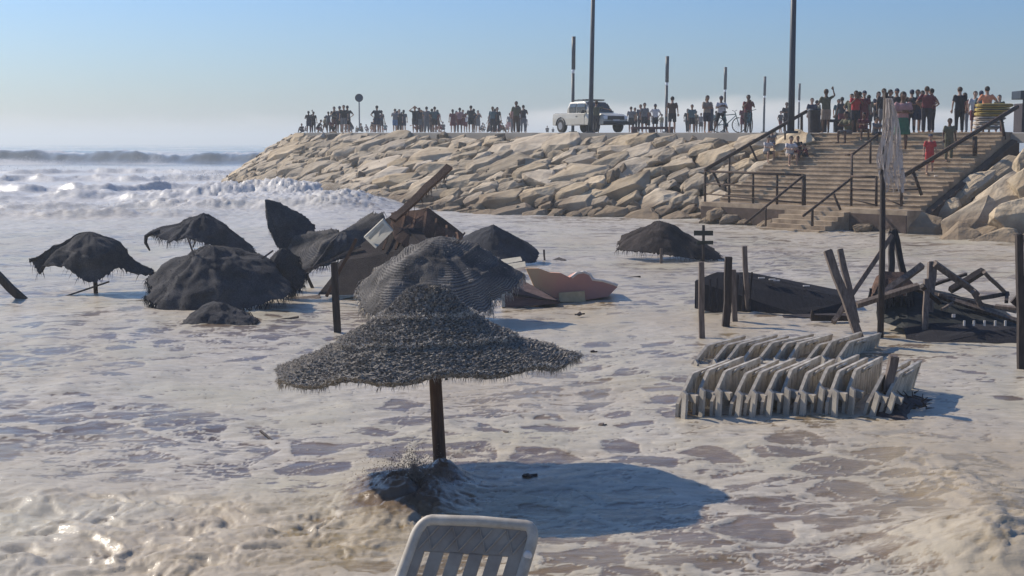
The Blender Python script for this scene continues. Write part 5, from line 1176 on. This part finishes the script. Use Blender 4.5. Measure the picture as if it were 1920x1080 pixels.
def person(label, px, hpx, pose='stand', shirt='black', low=('shorts', 'dark'), hair='short', face=0, hc=0, sk=None, feet=248, group=None, Y=None, stair=False, tall=None, towel=None):
    key = (pose, low[0], hair)
    if key not in PC: PC[key] = person_meshes(*key)
    body, sh, lo_, hr, tot = PC[key]
    if Y is None:
        Y = (tall or tot) * F / hpx
        if not stair:
            # keep clear of the crest of the rocks
            for _ in range(200):
                p = at(px, feet, Y); dd = Vector((p.x, p.y)) - EA; inside = -dd.dot(EO)
                along = dd.dot(ED)
                if px < 640 and along > EL - .5:
                    if (Vector((p.x, p.y)) - HC).length < HR - .4: break
                    if along > EL and p.y > HC.y: Y -= .3; continue
                elif inside > .5: break
                Y += .3
    if stair: pos = stair_hit(px, feet); Y = pos.y
    else: pos = at(px, feet, Y); pos.z = topz(pos.y) - .02
    s = hpx * Y / F / tot
    o = thing('person', label, 'person', pos, math.radians(face), group); o.scale = (s * 1.08, s * 1.08, s)
    sk = prr.randrange(3) if sk is None else sk
    a = link('body', body, o); colslot(a, SK[sk])
    a = link('shirt', sh, o); colslot(a, CL[shirt] if shirt != 'bare' else SK[sk])
    if shirt == 'bare': bpy.data.objects.remove(a)
    a = link(low[0], lo_, o); colslot(a, CL[low[1]])
    a = link('cap' if hair == 'cap' else 'hair', hr, o); colslot(a, CL['navy'] if hair == 'cap' else HAIR[hc])
    if pose in ('phone', 'wide'): MB().box((0, .33 if pose == 'phone' else .30, 1.50 if pose == 'phone' else 1.30), (.15, .012, .075)).build('held_camera', CL['black'], o)
    return o
SH, TR, DR = 'shorts', 'trousers', 'dress'
gA = 'onlookers at the far end of the jetty'; gB = 'onlookers on the middle of the jetty'; gC = 'onlookers between the truck and the stairs'; gD = 'onlookers on the wide stairs'; gE = 'onlookers at the top of the stairs'
PEOPLE = [
 # far end
 ('small seated figure at the very end of the jetty', 567, 17, 'sitlow', 'dark', (TR, 'navy'), 'short', 160, gA),
 ('standing figure holding something up, first standing from the jetty end', 579, 40, 'raise', 'dark', (SH, 'navy'), 'short', 190, gA),
 ('standing figure in dark clothes, second standing from the jetty end', 588, 39, 'stand', 'black', (TR, 'dark'), 'short', 170, gA),
 ('crouching figure beside the first standing pair', 595, 24, 'crouch', 'dark', (SH, 'maroon'), 'short', 90, gA),
 ('low seated figure left of the dense far group', 604, 12, 'sitlow', 'dark', (TR, 'dark'), 'short', 90, gA),
 ('figure with an arm stretched left at the edge of the dense group', 616, 39, 'point', 'grey', (TR, 'grey'), 'short', 180, gA),
 ('tall figure in dark shirt inside the dense far group', 627, 48, 'phone', 'dark', (TR, 'maroon'), 'short', 190, gA),
 ('seated figure at the foot of the dense far group', 622, 26, 'crouch', 'maroon', (TR, 'dark'), 'short', 200, gA),
 ('figure with raised hands in the dense far group', 637, 49, 'phone', 'navy', (SH, 'dark'), 'cap', 170, gA),
 ('slim tall figure, left of the two tallest beside the round sign', 645, 51, 'stand', 'black', (SH, 'grey'), 'short', 180, gA),
 ('slim tall figure, right of the two tallest beside the round sign', 652, 50, 'hips', 'dark', (SH, 'black'), 'short', 200, gA),
 ('crouching figure in grey before the two tallest', 648, 22, 'crouch', 'grey', (SH, 'grey'), 'short', 150, gA),
 ('hunched figure just left of the round sign pole', 661, 26, 'crouch', 'dark', (TR, 'grey'), 'short', 100, gA),
 ('low seated figure just right of the round sign pole', 679, 17, 'sitlow', 'dark', (TR, 'dark'), 'short', 120, gA),
 ('seated figure left of the broad standing man', 697, 26, 'crouch', 'black', (SH, 'tan'), 'short', 220, gA),
 ('man with hands on hips right of the round sign', 707, 50, 'hips', 'dark', (SH, 'navy'), 'short', 180, gA),
 ('figure in dark blue close to the man with hands on hips', 715, 41, 'stand', 'navy', (SH, 'dark'), 'short', 150, gA),
 ('reclining figure before the man with hands on hips', 704, 14, 'sitlow', 'brown', (TR, 'maroon'), 'short', 60, gA),
 # trio
 ('left figure of the standing trio, hands to its face', 741, 44, 'phone', 'grey', (SH, 'blue'), 'short', 190, gA), ('middle figure of the standing trio in black', 749, 43, 'stand', 'black', (TR, 'black'), 'short', 170, gA), ('right figure of the standing trio in navy', 757, 42, 'stand', 'navy', (SH, 'navy'), 'long', 180, gA),
 ('figure shading its eyes at the left of the middle crowd', 778, 49, 'shade', 'black', (SH, 'dark'), 'short', 185, gB), ('figure in black second in the middle crowd', 786, 46, 'stand', 'dark', (SH, 'grey'), 'short', 170, gB),
 ('crouching figure in maroon in the middle crowd', 784, 25, 'crouch', 'maroon', (SH, 'maroon'), 'short', 90, gB), ('pale clothed woman in the middle crowd', 793, 40, 'stand', 'pink', (DR, 'pink'), 'long', 200, gB),
 ('tall thin figure in grey in the middle crowd', 800, 48, 'fold', 'grey', (TR, 'grey'), 'short', 180, gB), ('reddish crouching figure at the centre of the middle crowd', 806, 26, 'crouch', 'brown', (SH, 'pink'), 'short', 160, gB),
 ('tall figure in teal at the right of the middle crowd', 815, 48, 'hips', 'teal', (SH, 'dark'), 'short', 175, gB), ('seated pink figure at the right edge of the middle crowd', 826, 27, 'crouch', 'pink', (SH, 'maroon'), 'short', 120, gB), ('crouching brown figure before the teal one', 812, 20, 'crouch', 'brown', (SH, 'brown'), 'short', 210, gB),
 ('left woman of the three in maroon', 849, 43, 'stand', 'maroon', (DR, 'maroon'), 'long', 190, gB), ('middle figure of the three in maroon', 862, 46, 'stand', 'pink', (SH, 'maroon'), 'short', 170, gB), ('right figure of the three in maroon', 868, 42, 'fold', 'maroon', (SH, 'maroon'), 'short', 180, gB),
 ('man with arms folded in black shorts', 883, 50, 'fold', 'dark', (SH, 'black'), 'short', 180, gB), ('shorter figure with raised elbow beside the man in black shorts', 896, 41, 'phone', 'grey', (SH, 'grey'), 'short', 200, gB), ('crouching figure low beside the short figure', 900, 18, 'crouch', 'grey', (SH, 'dark'), 'short', 90, gB),
 ('left of the two leaning together', 924, 48, 'stand', 'teal', (TR, 'dark'), 'short', 160, gB), ('right of the two leaning together', 932, 47, 'stand', 'dark', (TR, 'dark'), 'short', 200, gB), ('low seated brown figure left of the leaning pair', 915, 20, 'sitlow', 'brown', (TR, 'dark'), 'short', 80, gB), ('low seated dark figure before the leaning pair', 935, 22, 'sitlow', 'maroon', (TR, 'brown'), 'short', 100, gB),
 ('seated child left of the tallest man', 956, 36, 'stand', 'grey', (SH, 'pink'), 'short', 180, gB), ('crouching figure at the feet of the tallest man', 950, 20, 'crouch', 'pink', (SH, 'grey'), 'short', 200, gB), ('tallest man left of the truck in grey brown clothes', 968, 58, 'stand', 'khaki', (TR, 'brown'), 'short', 180, gB), ('figure beside the tallest man holding a camera', 981, 51, 'phone', 'dark', (TR, 'grey'), 'short', 170, gB),
 ('figure half hidden between the tallest man and his neighbour', 975, 42, 'stand', 'brown', (SH, 'brown'), 'short', 180, gB),
 ('small seated dark figure alone left of the truck', 1026, 12, 'sitlow', 'black', (TR, 'black'), 'short', 180, gB), ('tiny seated figure near the truck wheel', 1037, 9, 'sitlow', 'dark', (TR, 'dark'), 'short', 180, gB),
 ('man in grey shirt and black trousers by the thick left mast', 1104, 58, 'stand', 'grey', (TR, 'black'), 'cap', 190, gC), ('man pointing right beside the thick left mast', 1118, 59, 'point', 'khaki', (TR, 'dark'), 'short', 180, gC),
 ('woman in black skirt right of the truck', 1183, 48, 'stand', 'grey', (DR, 'black'), 'short', 180, gC), ('left of the close pair right of the truck', 1201, 52, 'stand', 'navy', (TR, 'dark'), 'short', 160, gC), ('right of the close pair in dark grey', 1208, 55, 'stand', 'grey', (SH, 'dark'), 'short', 190, gC),
 ('figure with hand on hip in a brimmed hat', 1228, 53, 'hips', 'white', (SH, 'black'), 'cap', 190, gC), ('tall man in brown with a bag beside the second lamp post', 1260, 67, 'walk', 'brown', (SH, 'dark'), 'short', 170, gC),
 ('broad boxy figure with a wide shirt', 1297, 52, 'stand', 'teal', (SH, 'black'), 'short', 180, gC), ('child beside the long haired figure', 1314, 36, 'stand', 'grey', (SH, 'dark'), 'short', 180, gC), ('long haired figure in tan shirt and dark shorts', 1325, 69, 'fold', 'tan', (SH, 'dark'), 'long', 200, gC),
 ('person in white shirt with legs astride holding a phone', 1351, 68, 'wide', 'white', (SH, 'black'), 'cap', 190, gC), ('cyclist in brown standing over a bicycle', 1402, 70, 'phone', 'maroon', (SH, 'dark'), 'short', 180, gC),
 # stair head
 ('figure in white sleeves behind the left handrail', 1474, 56, 'fold', 'dark', (TR, 'dark'), 'short', 180, gE), ('figure standing behind the litter bin', 1521, 64, 'stand', 'navy', (TR, 'grey'), 'short', 190, gE), ('man in grey shirt and pale shorts raising one hand', 1548, 81, 'raise', 'khaki', (SH, 'tan'), 'short', 185, gE),
 ('figure in red and white top photographing, left of a pair', 1603, 78, 'phone', 'red', (SH, 'dark'), 'short', 180, gE), ('figure in dark maroon, right of the photographing pair', 1619, 78, 'stand', 'maroon', (TR, 'maroon'), 'cap', 170, gE),
 ('man behind the top of the leaning pole', 1655, 82, 'stand', 'dark', (SH, 'grey'), 'short', 180, gE), ('figure in purple grey with folded arms', 1718, 80, 'fold', 'dark', (SH, 'navy'), 'short', 190, gE), ('tall man in maroon with a hand on his hip', 1736, 86, 'hips', 'maroon', (TR, 'dark'), 'short', 170, gE), ('man in a black jacket standing apart', 1798, 85, 'stand', 'black', (TR, 'black'), 'short', 180, gE),
 ('figure in patterned white top between the black jacket and the orange shirt', 1826, 77, 'stand', 'white', (SH, 'maroon'), 'short', 180, gE), ('man in a bright orange shirt behind the stack of boards', 1849, 86, 'hips', 'orange', (SH, 'dark'), 'short', 180, gE),
]
for (lb, px, h, po, shc, lw, hrs, fc, g_) in PEOPLE:
    person(lb, px, h, po, shc, lw, hrs, fc + 180 * (prr.random() < .5) , hc=prr.choice((0, 0, 1)), group=g_, feet=248)

more = [(572, 12), (584, 30), (599, 14), (609, 30), (632, 40), (641, 38), (656, 20), (668, 12), (690, 15), (711, 30), (722, 18), (745, 40), (753, 38), (790, 42), (803, 40), (810, 44), (820, 42), (831, 20), (856, 40), (873, 36), (889, 44), (905, 15), (919, 36), (928, 44), (941, 18), (962, 48), (972, 50), (985, 30),
 (1190, 46), (1214, 44), (1240, 34), (1289, 44), (1304, 40), (1333, 56), (1342, 40), (1393, 50), (1463, 40), (1530, 60), (1571, 62), (1578, 66), (1596, 72), (1611, 76), (1628, 70), (1645, 76), (1666, 80), (1680, 82), (1708, 80), (1727, 78), (1746, 82), (1808, 74), (1838, 78), (1872, 70)]
kinds = ['slim', 'stocky', 'shorter', 'tall', 'slouching']
cols = ['black', 'navy', 'dark', 'grey', 'maroon', 'teal', 'khaki', 'brown', 'white', 'pink']
WORD = dict(black='black', navy='navy blue', dark='charcoal', grey='grey', maroon='maroon', teal='teal', khaki='khaki', brown='brown', white='white', pink='pink')
base = sorted([(p_[1], p_[0]) for p_ in PEOPLE])
used = set()
for px, h in more:
    near_ = min(base, key=lambda q: abs(q[0] - px)); side_ = 'left' if px < near_[0] else 'right'
    low_h = h < 24
    sc_ = prr.choice(cols); lc = prr.choice(['dark', 'navy', 'black', 'grey', 'brown', 'maroon']); po = 'crouch' if low_h else prr.choice(['stand', 'stand', 'fold', 'hips', 'phone', 'shade', 'walk'])
    short_ = ' '.join(near_[1].split()[:9])
    lb = '%s figure just %s of the %s' % (WORD[sc_], side_, short_)
    lb = ' '.join(lb.split()[:15])
    while lb in used or len(lb.split()) > 16: lb = lb.replace(' figure', ' clad figure', 1)
    used.add(lb)
    person(lb, px, h, po, sc_, (prr.choice([SH, TR]), lc), prr.choice(['short', 'short', 'long', 'cap']), prr.uniform(120, 240) + 180 * (prr.random() < .5), group=gA if px < 770 else gB if px < 1050 else gC if px < 1450 else gE)
ST = [('figure in a white top sitting on the left side of the stairs', 1437, 48, 'sit', 'white', (SH, 'dark'), 'short', 200, 304), ('figure in a grey top behind the seated white one', 1448, 40, 'sit', 'grey', (SH, 'blue'), 'short', 160, 284),
 ('seated figure with bent legs in pale top, centre of the left group', 1480, 56, 'sit', 'white', (SH, 'tan'), 'short', 190, 312), ('seated figure in black next to the pale top', 1497, 44, 'sit', 'black', (TR, 'maroon'), 'short', 150, 300), ('lying figure in maroon at the right of the left group', 1512, 28, 'sitlow', 'maroon', (TR, 'dark'), 'short', 100, 298),
 ('seated figure in grey with long bare legs at the stair top', 1590, 60, 'sit', 'khaki', (SH, 'grey'), 'short', 130, 270), ('seated figure in dark red beside the long legged one', 1617, 52, 'sit', 'maroon', (SH, 'brown'), 'short', 180, 264), ('seated figure just left of the leaning pole', 1640, 48, 'sit', 'grey', (TR, 'dark'), 'short', 200, 268),
 ('woman in pink top and green skirt on the upper steps', 1690, 112, 'fold', 'pink', (DR, 'green'), 'short', 180, 286), ('child in a red top coming down the steps', 1742, 76, 'stand', 'red', (SH, 'red'), 'cap', 180, 328), ('man in khaki by the right handrail', 1778, 80, 'stand', 'khaki', (TR, 'khaki'), 'short', 190, 303)]
for (lb, px, h, po, shc, lw, hrs, fc, ft) in ST:
    person(lb, px, h, po, shc, lw, hrs, fc, feet=ft, stair=True, group=gD)
# ------------------------------------------------------------------ bicycles
TYR = mat('tyre_rubber', (.02, .02, .02), None, rough=.8, bump=0); FRM = mat('bicycle_paint', (.03, .10, .12), (.02, .07, .09), rough=.4, bump=0)
def bike(label, px, Y, face, first=[None]):
    p = at(px, 248, Y); p.z = topz(Y)
    if first[0]: t_ = copy_tree(first[0]); t_['label'] = label
    else:
        t_ = thing('bicycle', label, 'bicycle', p, 0, 'bicycles on the promenade'); first[0] = t_
        for x in (-.5, .5):
            q = MB(); c = [Vector((x + .33 * math.cos(a * math.pi / 12), 0, .34 + .33 * math.sin(a * math.pi / 12))) for a in range(25)]
            q.tube(c, .022, n=6, caps=False); wh_ = q.build('wheel', TYR, t_)
            q = MB()
            for k in range(8): a = k * math.pi / 8; q.tube([Vector((x - .32 * math.cos(a), 0, .34 - .32 * math.sin(a))), Vector((x + .32 * math.cos(a), 0, .34 + .32 * math.sin(a)))], .004, n=3)
            q.build('spokes', NAVY, wh_)
        q = MB()
        for a, b_2 in (((-.5, .34), (-.12, .36)), ((-.12, .36), (-.2, .88)), ((-.5, .34), (-.18, .76)), ((-.18, .78), (.32, .82)), ((-.12, .36), (.34, .76)), ((.30, .92), (.5, .34))): q.tube([(a[0], 0, a[1]), (b_2[0], 0, b_2[1])], .02, n=6)
        q.build('frame', FRM, t_); MB().tube([(.28, -.25, 1.0), (.28, 0, .95), (.28, .25, 1.0)], .014, n=6).build('handlebar', NAVY, t_)
        MB().ell((-.21, 0, .92), (.13, .07, .04)).build('saddle', TYR, t_); MB().box((-.10, 0, .34), (.16, .02, .16)).build('crank', NAVY, t_)
    t_.location = p; t_.rotation_euler = (0, 0, math.radians(face))
bike('bicycle leaning behind the person in white', 1366, 63, 15); bike('bicycle between the legs of the cyclist in brown', 1404, 60.5, 70)
# ------------------------------------------------------------------ pickup truck
def truck():
    p = at(1106, 248, 80.5); p.z = topz(80.5)
    t_ = thing('pickup_truck', 'white double cab pickup truck with a dark roof rack parked on the jetty', 'pickup truck', p, 0)
    PT = mat('white_car_paint', (.46, .44, .38), (.40, .38, .33), scale=2, rough=.3, bump=0, spec=.5); GL = mat('car_glass', (.02, .025, .03), None, rough=.08, bump=0, spec=.6); BK = mat('black_trim', (.025, .025, .028), None, rough=.5, bump=0)
    # local: +x forward, y to the left
    def loft(secs, name, m_, par=t_, bev=.03):
        q = MB(); V = []
        for (x, w, z0, z1, wt) in secs: V += [Vector((x, -w, z0)), Vector((x, w, z0)), Vector((x, w, z0 + (z1 - z0) * .55)), Vector((x, wt, z1)), Vector((x, -wt, z1)), Vector((x, -w, z0 + (z1 - z0) * .55))]
        k = len(secs); q.add(V, [(i * 6 + j, i * 6 + (j + 1) % 6, (i + 1) * 6 + (j + 1) % 6, (i + 1) * 6 + j) for i in range(k - 1) for j in range(6)] + [tuple(range(6))[::-1], tuple((k - 1) * 6 + j for j in range(6))])
        return q.build(name, m_, par, bevel=bev)
    loft([(-2.6, .86, .48, 1.06, .84), (-2.5, .9, .42, 1.10, .86), (-.9, .92, .42, 1.10, .88), (.9, .92, .42, 1.08, .88), (1.25, .92, .42, 1.10, .82), (2.2, .90, .42, 1.02, .78), (2.5, .84, .46, .92, .74)], 'body', PT)
    loft([(-1.12, .84, 1.05, 1.45, .76), (-1.0, .85, 1.05, 1.74, .70), (.35, .85, 1.05, 1.76, .70), (.55, .85, 1.05, 1.72, .70), (1.25, .84, 1.04, 1.12, .76)], 'cab', PT)
    q = MB(); q.prism([(.60, -.64, 1.68), (.60, .64, 1.68), (1.20, .72, 1.16), (1.20, -.72, 1.16)], (.03, 0, .03)); q.build('windshield', GL, t_)
    for s in (-1, 1):
        for a, b_2 in ((-.85, -.2), (-.1, .62)):
            q = MB(); q.prism([(a, s * .856, 1.14), (b_2 + (.22 if b_2 > 0 else 0), s * .856, 1.14), (b_2 + (.10 if b_2 > 0 else 0), s * .862, 1.43), (a, s * .862, 1.43)], (0, s * .012, .0)); q.prism([(a, s * .862, 1.43), (b_2 + (.10 if b_2 > 0 else 0), s * .862, 1.43), (b_2, s * .770, 1.64), (a, s * .770, 1.64)], (0, s * .02, .01)); q.build('side_window', GL, t_)
        q = MB(); q.box((.3, s * .925, .76), (.9, .012, .60)); d_ = q.build('door', PT, t_, bevel=.005); MB().box((-.02, s * .945, .92), (.14, .02, .03)).build('handle', BK, d_)
        q = MB(); q.box((.72, s * 1.02, 1.16), (.10, .2, .16)); q.build('mirror', BK, t_, bevel=.02)
        for x in (-1.65, 1.62):
            q = MB(); q.tube([(x, s * .70, .38), (x, s * .93, .38)], .38, n=22); w_ = q.build('wheel', TYR, t_); MB().tube([(x, s * .90, .38), (x, s * .945, .38)], .22, n=14).build('rim', mat('steel_rim', (.35, .35, .36), None, rough=.4, bump=0, metal=.5), w_)
            q = MB(); a_ = [Vector((x + .47 * math.cos(k * math.pi / 10), s * .925, .40 + .47 * math.sin(k * math.pi / 10))) for k in range(11)]; q.tube(a_, .04, n=6); q.build('wheel_arch', BK, t_)
    MB().box((2.53, 0, .80), (.05, 1.15, .20)).build('grille', BK, t_, bevel=.01); MB().box((2.56, 0, .52), (.12, 1.72, .20)).build('bumper', BK, t_, bevel=.03)
    for s in (-1, 1): MB().box((2.48, s * .68, .82), (.10, .26, .18)).build('headlight', LENS, t_, bevel=.02)
    MB().box((2.56, 0, .67), (.05, .45, .10)).build('number_plate', WH, t_)
    q = MB()
    for s in (-1, 1): q.tube([(-.9, s * .62, 1.84), (.5, s * .62, 1.84)], .03, n=6)
    for x in (-.85, -.3, .2, .48): q.box((x, 0, 1.86), (.08, 1.3, .05))
    q.build('roof_rack', BK, t_); MB().box((-1.75, 0, 1.10), (1.5, 1.5, .04)).build('bed_cover', BK, t_, bevel=.01)
    t_.rotation_euler = (0, 0, math.radians(-58)); return t_
truck()
# ------------------------------------------------------------------ haze
hz = MB(); hz.box((0, 1980, 9), (5200, 4100, 27.0)); ho = hz.build('haze', None); ho.data.materials.clear()
m = bpy.data.materials.new('haze'); m.use_nodes = True; n = m.node_tree.nodes; l = m.node_tree.links; n.remove(n['Principled BSDF'])
pv = n.new('ShaderNodeVolumePrincipled'); pv.inputs['Color'].default_value = (.88, .96, 1, 1); pv.inputs['Density'].default_value = .0010; pv.inputs['Anisotropy'].default_value = .3
l.new(pv.outputs[0], n['Material Output'].inputs['Volume']); ho.data.materials.append(m); tag(ho, kind='stuff')
